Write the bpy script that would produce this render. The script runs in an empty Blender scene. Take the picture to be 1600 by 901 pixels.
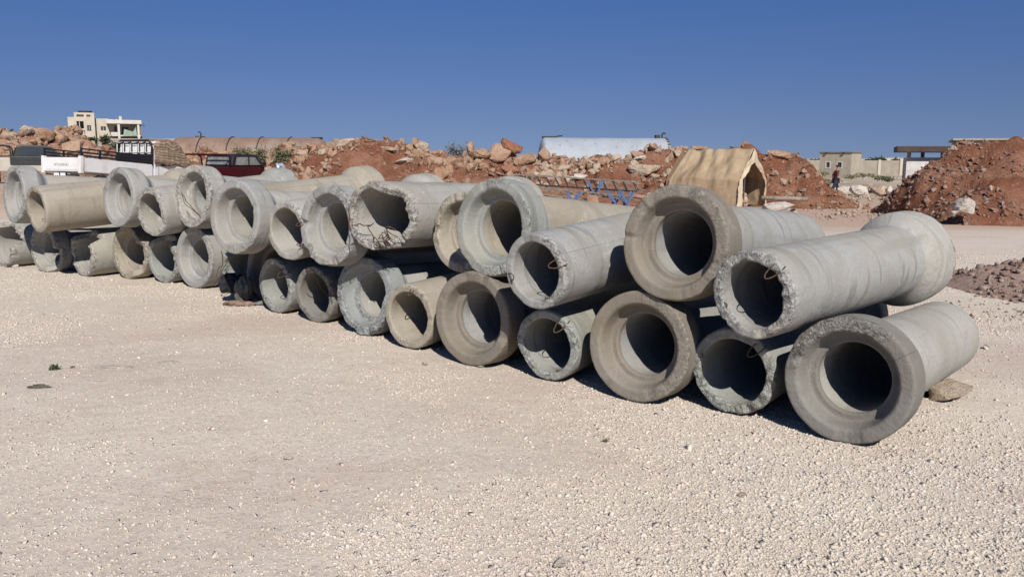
import bpy, bmesh, math, random
import numpy as np
from mathutils import Vector, Matrix
R_ = math.radians
rng = np.random.default_rng(7); random.seed(7)
S = bpy.context.scene
COL = S.collection

# ------------------------------------------------------------------ camera
F = 1300.0; PITCH = math.atan(201.5/F); ROLL = R_(0.35); EYE = 1.6
fw = np.array([0, math.cos(PITCH), -math.sin(PITCH)]); up0 = np.array([0, math.sin(PITCH), math.cos(PITCH)]); r0 = np.array([1., 0, 0])
cr = r0*math.cos(ROLL)+up0*math.sin(ROLL); cu = -r0*math.sin(ROLL)+up0*math.cos(ROLL)
CAM = np.array([0, 0, EYE])
cam = bpy.data.cameras.new('camera'); co = bpy.data.objects.new('camera', cam); COL.objects.link(co)
co.matrix_world = Matrix(((cr[0], cu[0], -fw[0], 0), (cr[1], cu[1], -fw[1], 0), (cr[2], cu[2], -fw[2], EYE), (0, 0, 0, 1)))
cam.sensor_width = 36; cam.lens = 36*F/1600; cam.clip_start = .05; cam.clip_end = 9000
S.camera = co

# ------------------------------------------------------------------ light
SUN_AZ, SUN_EL = R_(12), R_(38)          # azimuth: from straight behind the camera towards its right
sd = Vector((math.sin(SUN_AZ)*math.cos(SUN_EL), -math.cos(SUN_AZ)*math.cos(SUN_EL), math.sin(SUN_EL)))
W = bpy.data.worlds.new('World'); S.world = W; W.use_nodes = True
nt = W.node_tree; nt.nodes.clear()
out = nt.nodes.new('ShaderNodeOutputWorld'); bg = nt.nodes.new('ShaderNodeBackground'); sky = nt.nodes.new('ShaderNodeTexSky')
sky.sky_type = 'NISHITA'; sky.sun_disc = False; sky.sun_elevation = SUN_EL
sky.sun_rotation = math.atan2(sd.x, sd.y)
sky.altitude = 400; sky.air_density = .75; sky.dust_density = .25; sky.ozone_density = 3.0
tc = nt.nodes.new('ShaderNodeTexCoord'); mp = nt.nodes.new('ShaderNodeMapping')
mp.inputs['Scale'].default_value = (1, 1, 1.2); mp.inputs['Location'].default_value = (0, 0, .17)
nt.links.new(tc.outputs['Generated'], mp.inputs[0]); nt.links.new(mp.outputs[0], sky.inputs[0])
gm = nt.nodes.new('ShaderNodeMix'); gm.data_type = 'RGBA'; gm.blend_type = 'MULTIPLY'; gm.inputs[0].default_value = 1
sz = nt.nodes.new('ShaderNodeSeparateXYZ'); nt.links.new(tc.outputs['Generated'], sz.inputs[0])
tr_ = nt.nodes.new('ShaderNodeMapRange'); tr_.inputs[1].default_value = 0; tr_.inputs[2].default_value = .19; nt.links.new(sz.outputs[2], tr_.inputs[0])
tm = nt.nodes.new('ShaderNodeMix'); tm.data_type = 'RGBA'; tm.inputs[6].default_value = (.92, .76, .70, 1); tm.inputs[7].default_value = (.68, .89, 1.2, 1)
nt.links.new(tr_.outputs[0], tm.inputs[0]); nt.links.new(tm.outputs[2], gm.inputs[7])
nt.links.new(sky.outputs[0], gm.inputs[6]); nt.links.new(gm.outputs[2], bg.inputs[0])
bg.inputs[1].default_value = .075
nt.links.new(bg.outputs[0], out.inputs[0])
sl = bpy.data.lights.new('sun', 'SUN'); sl.energy = 4.0; sl.angle = R_(.53); sl.color = (1, .96, .90)
so = bpy.data.objects.new('sun', sl); COL.objects.link(so); so.rotation_euler = sd.to_track_quat('Z', 'Y').to_euler()
S.view_settings.view_transform = 'Standard'; S.view_settings.look = 'None'; S.view_settings.gamma = 1; S.view_settings.use_curve_mapping = False
S.view_settings.exposure = 0.35
S.cycles.max_bounces = 6; S.cycles.diffuse_bounces = 1

# ------------------------------------------------------------------ helpers
def at(u, v, Y):
    d = fw + cr*(u-800)/F - cu*(v-450.5)/F
    return CAM + d*(Y/d[1])
def pix(P):
    d = np.asarray(P, float)-CAM; z = d@fw
    return np.stack([800+F*(d@cr)/z, 450.5-F*(d@cu)/z], -1)
def sstep(x): x = np.clip(x, 0, 1); return x*x*(3-2*x)
def _h(ix, iy, iz, seed):
    n = (ix.astype(np.int64)*374761393 + iy.astype(np.int64)*668265263 + iz.astype(np.int64)*2147483647 + seed*974711) & 0x7fffffff
    n = ((n ^ (n >> 13))*1274126177) & 0x7fffffff
    return ((n ^ (n >> 16)) & 0xffff)/65535.*2-1
def vn(P, s=1., seed=0):
    P = np.asarray(P, float)*s; i = np.floor(P).astype(np.int64); f = P-i; f = f*f*(3-2*f); o = 0
    for a in (0, 1):
        for b in (0, 1):
            for c in (0, 1):
                w = (f[..., 0] if a else 1-f[..., 0])*(f[..., 1] if b else 1-f[..., 1])*(f[..., 2] if c else 1-f[..., 2])
                o = o + w*_h(i[..., 0]+a, i[..., 1]+b, i[..., 2]+c, seed)
    return o
def fbm(P, s=1., oct=4, seed=0):
    o = 0; a = 1.
    for k in range(oct): o = o+a*vn(P, s*2**k, seed+k*17); a *= .5
    return o
def xy0(x, y): return np.stack([np.asarray(x, float), np.asarray(y, float), np.zeros_like(np.asarray(x, float))], -1)

def tag(o, label=None, cat=None, group=None, kind=None):
    if label: o['label'] = label
    if cat: o['category'] = cat
    if group: o['group'] = group
    if kind: o['kind'] = kind
    return o
def link(name, me, mats=None, parent=None, smooth=False):
    o = bpy.data.objects.new(name, me); COL.objects.link(o)
    if mats is not None:
        for m in (mats if isinstance(mats, (list, tuple)) else [mats]): me.materials.append(m)
    if parent is not None: o.parent = parent
    if smooth: me.polygons.foreach_set('use_smooth', np.ones(len(me.polygons), bool))
    return o
def np_mesh(name, V, Fc):
    me = bpy.data.meshes.new(name); V = np.ascontiguousarray(V, np.float32); Fc = np.ascontiguousarray(Fc, np.int32)
    k = Fc.shape[1]; me.vertices.add(len(V)); me.vertices.foreach_set('co', V.ravel())
    me.loops.add(Fc.size); me.loops.foreach_set('vertex_index', Fc.ravel())
    me.polygons.add(len(Fc)); me.polygons.foreach_set('loop_start', np.arange(0, Fc.size, k, dtype=np.int32))
    me.update(calc_edges=True); return me
def set_attr(me, name, vals, kind='FLOAT'):
    a = me.attributes.new(name, kind, 'POINT')
    if kind == 'FLOAT': a.data.foreach_set('value', np.asarray(vals, np.float32).ravel())
    else: a.data.foreach_set('color', np.asarray(vals, np.float32).ravel())
def empty(name, loc=(0, 0, 0), rz=0., label=None, cat=None, group=None):
    o = bpy.data.objects.new(name, None); COL.objects.link(o); o.location = loc; o.rotation_euler = (0, 0, rz)
    o.empty_display_size = .2
    return tag(o, label, cat, group)
class MB:
    """collects boxes, bars, tubes; build() links one mesh object"""
    def __init__(s): s.v = []; s.f = []; s.m = []; s.cur = 0
    def add(s, V, Fs):
        n = len(s.v); s.v += [tuple(map(float, p)) for p in V]; s.f += [tuple(int(i)+n for i in f) for f in Fs]; s.m += [s.cur]*len(Fs); return s
    def box(s, x0, x1, y0, y1, z0, z1):
        return s.add([(x0, y0, z0), (x1, y0, z0), (x1, y1, z0), (x0, y1, z0), (x0, y0, z1), (x1, y0, z1), (x1, y1, z1), (x0, y1, z1)],
                     [(0, 3, 2, 1), (4, 5, 6, 7), (0, 1, 5, 4), (1, 2, 6, 5), (2, 3, 7, 6), (3, 0, 4, 7)])
    def hexa(s, P): return s.add(P, [(0, 3, 2, 1), (4, 5, 6, 7), (0, 1, 5, 4), (1, 2, 6, 5), (2, 3, 7, 6), (3, 0, 4, 7)])
    def prism(s, pts, y0, y1):      # outline in x-z, extruded along y
        n = len(pts); V = [(x, y0, z) for x, z in pts]+[(x, y1, z) for x, z in pts]
        return s.add(V, [tuple(range(n)), tuple(range(2*n-1, n-1, -1))]+[(i, i+n, (i+1) % n+n, (i+1) % n) for i in range(n)])
    def tube(s, pts, r, n=8, caps=True, closed=False):
        pts = [Vector(p) for p in pts]; m = len(pts); V = []; up = Vector((0, 0, 1))
        t0 = (pts[1]-pts[0]).normalized(); a = t0.cross(up)
        if a.length < 1e-3: a = t0.cross(Vector((1, 0, 0)))
        a.normalize()
        for i, p in enumerate(pts):
            if closed: t = (pts[(i+1) % m]-pts[i-1])
            else: t = pts[min(i+1, m-1)]-pts[max(i-1, 0)]
            t.normalize(); a = (a-t*a.dot(t)).normalized(); b = t.cross(a); rr = r[i] if isinstance(r, (list, tuple)) else r
            V += [p+a*rr*math.cos(2*math.pi*k/n)+b*rr*math.sin(2*math.pi*k/n) for k in range(n)]
        Fs = [(i*n+k, i*n+(k+1) % n, ((i+1) % m)*n+(k+1) % n, ((i+1) % m)*n+k) for i in range(m if closed else m-1) for k in range(n)]
        if caps and not closed: Fs += [tuple(range(n-1, -1, -1)), tuple((m-1)*n+k for k in range(n))]
        return s.add(V, Fs)
    def bar(s, p, q, w, h=None):
        p, q = Vector(p), Vector(q); h = h or w; t = (q-p).normalized(); a = t.cross(Vector((0, 0, 1)))
        if a.length < 1e-3: a = Vector((1, 0, 0))
        a.normalize(); b = a.cross(t); V = []
        for e in (p, q):
            for i, j in ((-1, -1), (1, -1), (1, 1), (-1, 1)): V.append(e+a*w/2*i+b*h/2*j)
        return s.hexa(V)
    def build(s, name, mats, parent=None, bevel=0, smooth=False, loc=None):
        me = bpy.data.meshes.new(name); me.from_pydata(s.v, [], s.f); me.update()
        o = link(name, me, mats, parent, smooth)
        me.polygons.foreach_set('material_index', s.m)
        bm = bmesh.new(); bm.from_mesh(me); bmesh.ops.recalc_face_normals(bm, faces=bm.faces); bm.to_mesh(me); bm.free()
        if bevel:
            b = o.modifiers.new('bevel', 'BEVEL'); b.width = bevel; b.segments = 2; b.limit_method = 'ANGLE'; b.angle_limit = R_(35)
        if loc is not None: o.location = loc
        return o

# ------------------------------------------------------------------ materials
class NB:
    def __init__(s, name):
        s.m = bpy.data.materials.new(name); s.m.use_nodes = True; s.t = s.m.node_tree; s.b = s.t.nodes['Principled BSDF']
        s.b.inputs['Specular IOR Level'].default_value = .25
        s.c = s.n('ShaderNodeTexCoord').outputs['Object']
    def n(s, k, **kw):
        n = s.t.nodes.new(k)
        for a, v in kw.items(): setattr(n, a, v)
        return n
    def put(s, node, i, v):
        if isinstance(v, bpy.types.NodeSocket): s.t.links.new(v, node.inputs[i])
        elif isinstance(v, (tuple, list)) and len(v) == 3 and node.inputs[i].type == 'RGBA': node.inputs[i].default_value = (*v, 1)
        else: node.inputs[i].default_value = v
    def noise(s, scale, detail=4, rough=.55, co=None, dist=0.):
        n = s.n('ShaderNodeTexNoise'); s.put(n, 'Vector', co or s.c); s.put(n, 'Scale', scale); s.put(n, 'Detail', detail); s.put(n, 'Roughness', rough); s.put(n, 'Distortion', dist)
        return n.outputs['Fac']
    def vor(s, scale, co=None, feature='F1', out='Distance'):
        n = s.n('ShaderNodeTexVoronoi', feature=feature); s.put(n, 'Vector', co or s.c); s.put(n, 'Scale', scale); return n.outputs[out]
    def ramp(s, x, a, b, lo=0., hi=1.):
        n = s.n('ShaderNodeMapRange', interpolation_type='SMOOTHSTEP'); 
        for i, v in enumerate((x, a, b, lo, hi)): s.put(n, i, v)
        return n.outputs[0]
    def math(s, op, a, b=0.):
        n = s.n('ShaderNodeMath', operation=op); s.put(n, 0, a); s.put(n, 1, b); return n.outputs[0]
    def mix(s, f, a, b, mode='MIX'):
        n = s.n('ShaderNodeMix', data_type='RGBA', blend_type=mode); s.put(n, 0, f); s.put(n, 6, a); s.put(n, 7, b); return n.outputs[2]
    def attr(s, name, out='Fac'): return s.n('ShaderNodeAttribute', attribute_name=name).outputs[out]
    def scaled(s, v, co=None):
        n = s.n('ShaderNodeMapping'); s.put(n, 0, co or s.c); n.inputs['Scale'].default_value = v; return n.outputs[0]
    def bump(s, h, strength=.5, dist=.01, prev=None):
        n = s.n('ShaderNodeBump'); s.put(n, 'Height', h); s.put(n, 'Strength', strength); s.put(n, 'Distance', dist)
        if prev: s.t.links.new(prev, n.inputs['Normal'])
        return n.outputs[0]
    def fin(s, col, rough=.9, bump=None, metal=0., spec=None):
        s.put(s.b, 'Base Color', col); s.put(s.b, 'Roughness', rough); s.put(s.b, 'Metallic', metal)
        if bump: s.t.links.new(bump, s.b.inputs['Normal'])
        if spec is not None: s.b.inputs['Specular IOR Level'].default_value = spec
        return s.m
def plain(name, col, rough=.6, metal=0., var=.12, scale=8., dirt=None):
    b = NB(name); n = b.noise(scale, 5); c = b.mix(b.ramp(n, .3, .75), tuple(x*(1-var) for x in col), tuple(min(1, x*(1+var)) for x in col))
    if dirt:
        c = b.mix(b.math('MULTIPLY', b.ramp(b.noise(scale*.6, 6, .65), .45, .75), .7), c, dirt)
    return b.fin(c, rough, b.bump(n, .15, .01), metal, .4)
def concrete(name, base, stain, dark, band=.5, crack=0.):
    crack *= .55
    b = NB(name); base = tuple(x*y for x, y in zip(base, (1.0, 1.0, 1.08))); stain = tuple(x*y for x, y in zip(stain, (1.0, 1.0, 1.08)))
    oi = b.n('ShaderNodeObjectInfo').outputs['Random']
    cmb = b.n('ShaderNodeCombineXYZ'); b.put(cmb, 0, b.math('MULTIPLY', oi, 37.)); b.put(cmb, 1, b.math('MULTIPLY', oi, 91.)); b.put(cmb, 2, b.math('MULTIPLY', oi, 13.))
    ad = b.n('ShaderNodeVectorMath', operation='ADD'); b.put(ad, 0, b.c); b.put(ad, 1, cmb.outputs[0]); co = ad.outputs[0]
    c = b.mix(b.ramp(b.noise(1.6, 5, .6, co), .35, .68), base, stain)
    # cement-wash streaks running round the barrel, broken up
    yb = b.scaled((1.15, 8.5, 1.15), co)
    st = b.ramp(b.noise(1.0, 2, .45, yb, .3), .575, .605); st2 = b.ramp(b.noise(2.3, 2, .5, yb, .3), .58, .62)
    st = b.math('MULTIPLY', b.math('SUBTRACT', st, b.math('MULTIPLY', st, st2)), b.ramp(b.noise(1.3, 2, .5, co), .36, .5))
    c = b.mix(b.math('MULTIPLY', st, band), c, dark)
    drip = b.noise(1.0, 4, .6, b.scaled((7, .6, 7), co)); c = b.mix(b.ramp(drip, .54, .70, 0, .5), c, tuple(x*.66 for x in stain))
    wash = b.noise(2.1, 6, .7, co, .8); c = b.mix(b.ramp(wash, .38, .50, .6, 0.), c, (base[0]*.78, base[1]*.75, base[2]*.68))
    pale = b.ramp(b.noise(4.2, 7, .75, co, .6), .60, .70); c = b.mix(b.math('MULTIPLY', pale, .6), c, tuple(min(.7, x*1.45) for x in base))
    # thin seam and hair cracks
    sp = b.noise(55, 5, .7, co); c = b.mix(b.ramp(sp, .35, .75, 0., .6), c, tuple(x*.72 for x in base))
    pit = b.ramp(b.vor(46, co), .10, .22, 1., 0.); pm = b.math('MULTIPLY', pit, b.ramp(b.noise(5, 2, .5, co), .52, .6))
    c = b.mix(b.math('MULTIPLY', pm, .75), c, tuple(x*.33 for x in base))
    if crack:
        cd = b.n('ShaderNodeVectorMath', operation='ADD'); b.put(cd, 0, co); nz = b.n('ShaderNodeTexNoise'); b.put(nz, 'Vector', co); b.put(nz, 'Scale', 4.); b.put(nz, 'Detail', 5.)
        sc_ = b.n('ShaderNodeVectorMath', operation='SCALE'); b.put(sc_, 0, nz.outputs['Color']); sc_.inputs['Scale'].default_value = .22; b.put(cd, 1, sc_.outputs[0])
        ce = b.vor(3.1, cd.outputs[0], 'DISTANCE_TO_EDGE'); cm = b.math('MULTIPLY', b.ramp(ce, .002, .011, .8, 0.), b.ramp(b.noise(1.6, 3, .5, co), .53, .60))
        c = b.mix(b.math('MULTIPLY', cm, crack), c, tuple(x*.22 for x in base))
        wl = b.ramp(b.noise(7, 6, .75, co, .8), .62, .66); c = b.mix(b.math('MULTIPLY', wl, .8), c, (.62, .62, .58))
    brk = b.attr('brk')
    ag = b.vor(70, co, out='Color'); agb = b.n('ShaderNodeSeparateColor'); b.put(agb, 0, ag)
    ca = b.mix(agb.outputs[0], tuple(x*.62 for x in stain), tuple(min(.8, x*1.25) for x in base)); 
    ca = b.mix(b.ramp(b.noise(18, 4, .6, co), .52, .68, 0, .75), ca, tuple(x*.45 for x in dark))
    c = b.mix(b.math('MULTIPLY', b.ramp(brk, .08, .6), .85), c, ca)
    crv = b.noise(24, 6, .75, co, .5); c = b.mix(b.math('MULTIPLY', b.ramp(crv, .55, .62), b.ramp(brk, .15, .6, 0, .9)), c, tuple(x*.28 for x in base))  # shade of the rim crevices painted into the colour as dark noise
    sx_ = b.n('ShaderNodeSeparateXYZ'); b.put(sx_, 0, b.c); seam = b.math('ABSOLUTE', b.math('SUBTRACT', b.math('ARCTAN2', sx_.outputs[0], sx_.outputs[2]), b.math('SUBTRACT', b.math('MULTIPLY', oi, 2.4), 1.2)))
    c = b.mix(b.math('MULTIPLY', b.ramp(seam, .006, .016, .6, 0.), b.ramp(b.noise(3, 3, .5, co), .4, .5)), c, tuple(x*.45 for x in base))
    blot = b.noise(.9, 4, .6, co, .3); c = b.mix(b.ramp(blot, .52, .66, 0, .35), c, (base[0]*.95, base[1]*.86, base[2]*.70))
    h = b.math('ADD', b.math('MULTIPLY', sp, .4), b.math('MULTIPLY', b.noise(13, 4, .6, co), .6))
    n1 = b.bump(h, .55, .022); n2 = b.bump(b.math('MULTIPLY', b.math('ADD', b.vor(48, co), b.vor(95, co)), b.math('ADD', brk, .05)), .55, .009, n1)
    n3 = b.bump(pm, -.6, .006, n2); n3 = b.bump(b.math('MULTIPLY', crv, brk), .8, .012, n3)
    return b.fin(c, .93, n3, spec=.15)
CON = dict(
    grey=concrete('concrete_grey', (.355, .35, .305), (.315, .305, .26), (.205, .205, .185), .8),
    green=concrete('concrete_greenish', (.325, .33, .28), (.285, .285, .235), (.15, .155, .125), .6),
    pale=concrete('concrete_pale', (.40, .385, .32), (.345, .325, .26), (.21, .20, .165), .4),
    beige=concrete('concrete_beige', (.385, .345, .26), (.33, .285, .205), (.20, .17, .125), .4),
    brown=concrete('concrete_brown', (.262, .232, .178), (.212, .185, .138), (.12, .10, .08), .3),
    crk=concrete('concrete_cracked', (.385, .37, .31), (.33, .31, .25), (.21, .20, .165), .3, 1.),
    dark=concrete('concrete_dark', (.245, .235, .195), (.20, .18, .14), (.10, .095, .08), .3),
    blue=concrete('concrete_bluish', (.30, .315, .285), (.26, .26, .225), (.14, .15, .14), .3))
def rockmat(name, a, b_, c_, pink=(.5, .36, .27)):
    b = NB(name); oi = b.n('ShaderNodeObjectInfo').outputs['Random']; ca = b.attr('tint')
    gp = b.n('ShaderNodeNewGeometry').outputs['Position']
    co = gp
    n1 = b.noise(1.7, 5, .6, co); c = b.mix(b.ramp(n1, .38, .64), a, b_)
    c = b.mix(b.ramp(b.noise(6, 5, .65, co), .5, .72, 0, .8), c, c_)
    c = b.mix(b.ramp(ca, 0, 1, 0, .8), c, pink)
    c = b.mix(b.ramp(b.noise(34, 4, .7, co), .3, .8, 0, .35), c, tuple(x*.55 for x in a))
    cr_ = b.ramp(b.vor(2.6, co, 'DISTANCE_TO_EDGE'), 0., .035, .55, 0.); c = b.mix(b.math('MULTIPLY', cr_, b.ramp(b.noise(1.2, 2, .5, co), .45, .55)), c, tuple(x*.35 for x in a))  # crevice darkness painted along cell edges, in colour only
    n = b.bump(b.noise(4, 8, .65, co), 1., .16); n = b.bump(b.noise(22, 5, .7, co), .8, .03, n)
    return b.fin(c, .95, n, spec=.1)
ROCK = rockmat('limestone_orange', (.47, .32, .215), (.38, .21, .12), (.52, .40, .29), (.46, .31, .235))
ROCKP = rockmat('limestone_pale', (.54, .43, .32), (.45, .31, .21), (.60, .50, .40), (.52, .40, .31))
ROCKR = rockmat('limestone_red', (.36, .17, .10), (.30, .12, .065), (.42, .25, .17), (.44, .28, .20))
ROCKW = rockmat('limestone_white', (.66, .60, .52), (.58, .48, .39), (.72, .68, .62), (.66, .58, .5))
RUB = rockmat('rubble_stones', (.34, .20, .13), (.27, .12, .07), (.42, .29, .20), (.50, .37, .28))
RUBP = rockmat('rubble_pink', (.30, .17, .125), (.25, .115, .08), (.38, .26, .20), (.50, .38, .31))
def earthmat(name, a, b_, c_):
    b = NB(name); co = b.n('ShaderNodeNewGeometry').outputs['Position']
    c = b.mix(b.ramp(b.noise(.8, 5, .6, co), .40, .62), a, b_)
    c = b.mix(b.ramp(b.noise(7, 6, .7, co), .5, .72, 0, .8), c, c_)
    v = b.vor(9, co); c = b.mix(b.ramp(v, .12, .22, .55, 0.), c, (.50, .35, .26))
    n = b.bump(b.noise(3, 8, .7, co), .9, .25); n = b.bump(b.noise(25, 5, .7, co), .8, .03, n)
    return b.fin(c, 1., n, spec=.05)
EARTH = earthmat('red_earth', (.235, .098, .056), (.32, .165, .105), (.17, .062, .036))
EARTHT = earthmat('tan_earth', (.42, .27, .19), (.36, .20, .13), (.46, .33, .25))

# ------------------------------------------------------------------ ground
def ground_z(x, y):
    x = np.asarray(x, float); y = np.asarray(y, float); d = np.hypot(x, y)
    z = .010*fbm(xy0(x, y), .55, 3, 3)*sstep((d-1)/3) + .05*fbm(xy0(x, y), .16, 3, 9)*sstep((d-16)/20)
    z = z + .45*sstep((-x-6.5)/4)*sstep((y-17)/6)
    z = z - .36*np.exp(-((x+12)**2/9+(y-31.2)**2/12))
    z = z - .42*sstep((x-14)/6)*sstep((y-34)/12)*(1-sstep((y-700)/600))
    hill = 4.6*sstep((y-70)/95)*sstep((-x-25)/35)
    z = z + hill*(1-.7*sstep((y-260)/400))
    return z
def patches(b, co, c):
    """worn, dusty and reddish areas shared by the ground and the stones on it"""
    c = b.mix(b.ramp(b.noise(.42, 5, .62, b.scaled((.7, 1.2, 1), co), .5), .50, .64, 0, .55), c, (.50, .385, .31))
    c = b.mix(b.ramp(b.noise(.9, 5, .65, co, .4), .54, .70, 0, .5), c, (.72, .65, .545))
    c = b.mix(b.ramp(b.noise(2.3, 4, .6, b.scaled((.5, 1.4, 1), co), .3), .56, .68, 0, .3), c, (.46, .37, .30))
    return c
def build_ground():
    th = np.linspace(0, 2*np.pi, 721)[:-1]
    # finer towards +y
    rr = np.concatenate([[0.], np.geomspace(.35, 6500, 330)])
    T, Rr = np.meshgrid(th, rr[1:]); X = Rr*np.sin(T); Y = Rr*np.cos(T); Z = ground_z(X, Y)
    V = np.stack([X, Y, Z], -1).reshape(-1, 3); V = np.vstack([V, [[0, 0, float(ground_z(0., 0.))]]])
    n = 720; i = np.arange(len(rr)-2)[:, None]*n; k = np.arange(n)[None]; k2 = (k+1) % n
    Q = np.stack([i+k, i+k2, i+n+k2, i+n+k], -1).reshape(-1, 4)
    me = np_mesh('ground', V, Q)
    bm = bmesh.new(); bm.from_mesh(me); bm.verts.ensure_lookup_table(); c = bm.verts[len(V)-1]
    for a in range(n): bm.faces.new((c, bm.verts[(a+1) % n], bm.verts[a]))
    bmesh.ops.recalc_face_normals(bm, faces=bm.faces)
    for f in bm.faces: f.smooth = True
    if sum(f.normal.z for f in list(bm.faces)[:50]) < 0: bmesh.ops.reverse_faces(bm, faces=bm.faces)
    bm.to_mesh(me); bm.free()
    b = NB('gravel_ground'); co = b.n('ShaderNodeNewGeometry').outputs['Position']
    c = b.mix(b.ramp(b.noise(.33, 4, .6, co), .38, .64), (.66, .575, .465), (.60, .50, .40))
    c = b.mix(b.ramp(b.noise(1.1, 5, .6, co, .6), .48, .68, 0, .75), c, (.58, .49, .395))
    c = b.mix(b.ramp(b.noise(.55, 3, .55, co), .60, .72, 0, .6), c, (.53, .42, .34))
    c = b.mix(b.ramp(b.noise(.8, 4, .6, b.scaled((.6, 1, 1), co), .8), .58, .72, 0, .45), c, (.50, .40, .325)); c = b.mix(b.ramp(b.noise(.24, 3, .5, co), .46, .6, 0, .35), c, (.66, .59, .45))
    c = patches(b, co, c)
    # reddish worked soil beyond the pipe row
    sx = b.n('ShaderNodeSeparateXYZ'); b.put(sx, 0, co); X, Y = sx.outputs[0], sx.outputs[1]
    far = b.math('MULTIPLY', b.ramp(Y, 16.5, 22, 0, 1), b.ramp(Y, 60, 90, 1, .35))
    red = b.math('MULTIPLY', far, b.ramp(b.noise(.22, 5, .65, co), .30, .47))
    c = b.mix(b.math('MULTIPLY', red, .85), c, (.40, .225, .14))
    c = b.mix(b.math('MULTIPLY', b.ramp(Y, 38, 60), b.ramp(b.noise(.08, 5, .6, co), .42, .6)), c, (.30, .26, .17))
    # pale dusty lane with long tyre streaks
    tr = b.noise(1., 4, .6, b.scaled((.05, 1.3, 1), co)); lane = b.math('MULTIPLY', b.ramp(Y, 11.5, 13.5), b.ramp(Y, 19, 21.5, 1, 0))
    c = b.mix(b.math('MULTIPLY', b.math('MULTIPLY', lane, b.ramp(tr, .42, .62)), .8), c, (.60, .51, .43))
    c = b.mix(b.math('MULTIPLY', b.math('MULTIPLY', lane, b.ramp(tr, .30, .42, 1, 0)), .6), c, (.42, .28, .20))
    vc = b.n('ShaderNodeSeparateColor'); b.put(vc, 0, b.vor(62, co, out='Color'))
    c = b.mix(b.ramp(vc.outputs[0], .0, 1., 0., .42), c, (.68, .59, .49)); c = b.mix(b.ramp(vc.outputs[1], .62, 1., 0., .5), c, (.42, .34, .28))
    c = b.mix(b.ramp(b.noise(90, 3, .6, co), .45, .75, 0, .4), c, (.42, .34, .275))
    h1 = b.vor(62, co); h2 = b.vor(28, co); h3 = b.noise(7, 6, .65, co)
    n = b.bump(h3, .45, .03); n = b.bump(h1, -.9, .02, n); n = b.bump(h2, -.4, .02, n); n = b.bump(b.noise(140, 3, .7, co), .5, .006, n)
    o = link('ground', me, b.fin(c, .95, n, spec=.1)); tag(o, kind='structure')
build_ground()

# ------------------------------------------------------------------ rocks
def hull_rock(seed, n=16, squash=(1, 1, 1), sub=0, noise=.0):
    r = np.random.default_rng(seed); P = r.normal(size=(n, 3)); P /= np.linalg.norm(P, axis=1)[:, None]; P *= r.uniform(.8, 1.05, (n, 1)); P *= np.array(squash)
    bm = bmesh.new(); vs = [bm.verts.new(p) for p in P]; g = bmesh.ops.convex_hull(bm, input=vs)
    dead = [e for e in g['geom_interior'] if isinstance(e, bmesh.types.BMVert)]
    if dead: bmesh.ops.delete(bm, geom=dead, context='VERTS')
    if sub:
        bmesh.ops.bevel(bm, geom=list(bm.edges), offset=.05, segments=1, affect='EDGES', clamp_overlap=True)
        bmesh.ops.triangulate(bm, faces=bm.faces)
        bmesh.ops.subdivide_edges(bm, edges=list(bm.edges), cuts=sub, use_grid_fill=True)
        bmesh.ops.triangulate(bm, faces=bm.faces)
        V = np.array([v.co[:] for v in bm.verts]); D = fbm(V+seed*3.1, 1.6, 5, seed)*noise; nr = V/np.maximum(1e-6, np.linalg.norm(V, axis=1))[:, None]
        # layered cracks
        lay = np.abs(vn(V*np.array([1, 1, 3.])+seed, 1.3, seed+5)); D = D-noise*.8*np.exp(-(lay/.06)**2)
        V = V+nr*D[:, None]
        for v, p in zip(bm.verts, V): v.co = p
    bmesh.ops.triangulate(bm, faces=bm.faces)
    V = np.array([v.co[:] for v in bm.verts]); bm.verts.index_update(); Fc = np.array([[v.index for v in f.verts] for f in bm.faces]); bm.free()
    return V, Fc
SMALL = [hull_rock(100+i, 7+i % 4, (1, (.55, .9, .7)[i % 3], (.4, .6, .75, .5)[i % 4])) for i in range(16)]
MED = [hull_rock(700+i, 9+i % 5, (1, (.6, .95, .8)[i % 3], (.45, .65, .8)[(i//3) % 3]), 1, .065) for i in range(12)]
OCTA = [hull_rock(300+i, 6+i % 2, (1, .8, .55)) for i in range(12)]
def rand_rot(n):
    q = rng.normal(size=(n, 4)); q /= np.linalg.norm(q, axis=1)[:, None]; w, x, y, z = q.T
    return np.stack([1-2*(y*y+z*z), 2*(x*y-z*w), 2*(x*z+y*w), 2*(x*y+z*w), 1-2*(x*x+z*z), 2*(y*z-x*w), 2*(x*z-y*w), 2*(y*z+x*w), 1-2*(x*x+y*y)], -1).reshape(-1, 3, 3)
def scatter(name, P, size, variants, mat, tint, flat=False):
    n = len(P); pick = rng.integers(0, len(variants), n); Vs = []; Fs = []; Ts = []; off = 0
    for k, (V, Fc) in enumerate(variants):
        idx = np.where(pick == k)[0]
        if not len(idx): continue
        if flat:
            a = rng.uniform(0, 2*np.pi, len(idx)); c, s = np.cos(a), np.sin(a); z = np.zeros_like(a); o1 = np.ones_like(a)
            Rm = np.stack([c, -s, z, s, c, z, z, z, o1], -1).reshape(-1, 3, 3); t = rng.normal(0, .25, (len(idx), 2)); Rm = Rm.copy(); Rm[:, 2, 0] += t[:, 0]; Rm[:, 2, 1] += t[:, 1]
        else: Rm = rand_rot(len(idx))
        W_ = np.einsum('nij,vj->nvi', Rm, V)*size[idx][:, None, None]+P[idx][:, None]
        Vs.append(W_.reshape(-1, 3)); Fs.append((Fc[None]+(np.arange(len(idx))*len(V))[:, None, None]+off).reshape(-1, 3)); off += W_.shape[0]*W_.shape[1]
        Ts.append(np.repeat(tint[idx], len(V)))
    me = np_mesh(name, np.vstack(Vs), np.vstack(Fs)); set_attr(me, 'tint', np.concatenate(Ts))
    return link(name, me, mat)

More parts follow.
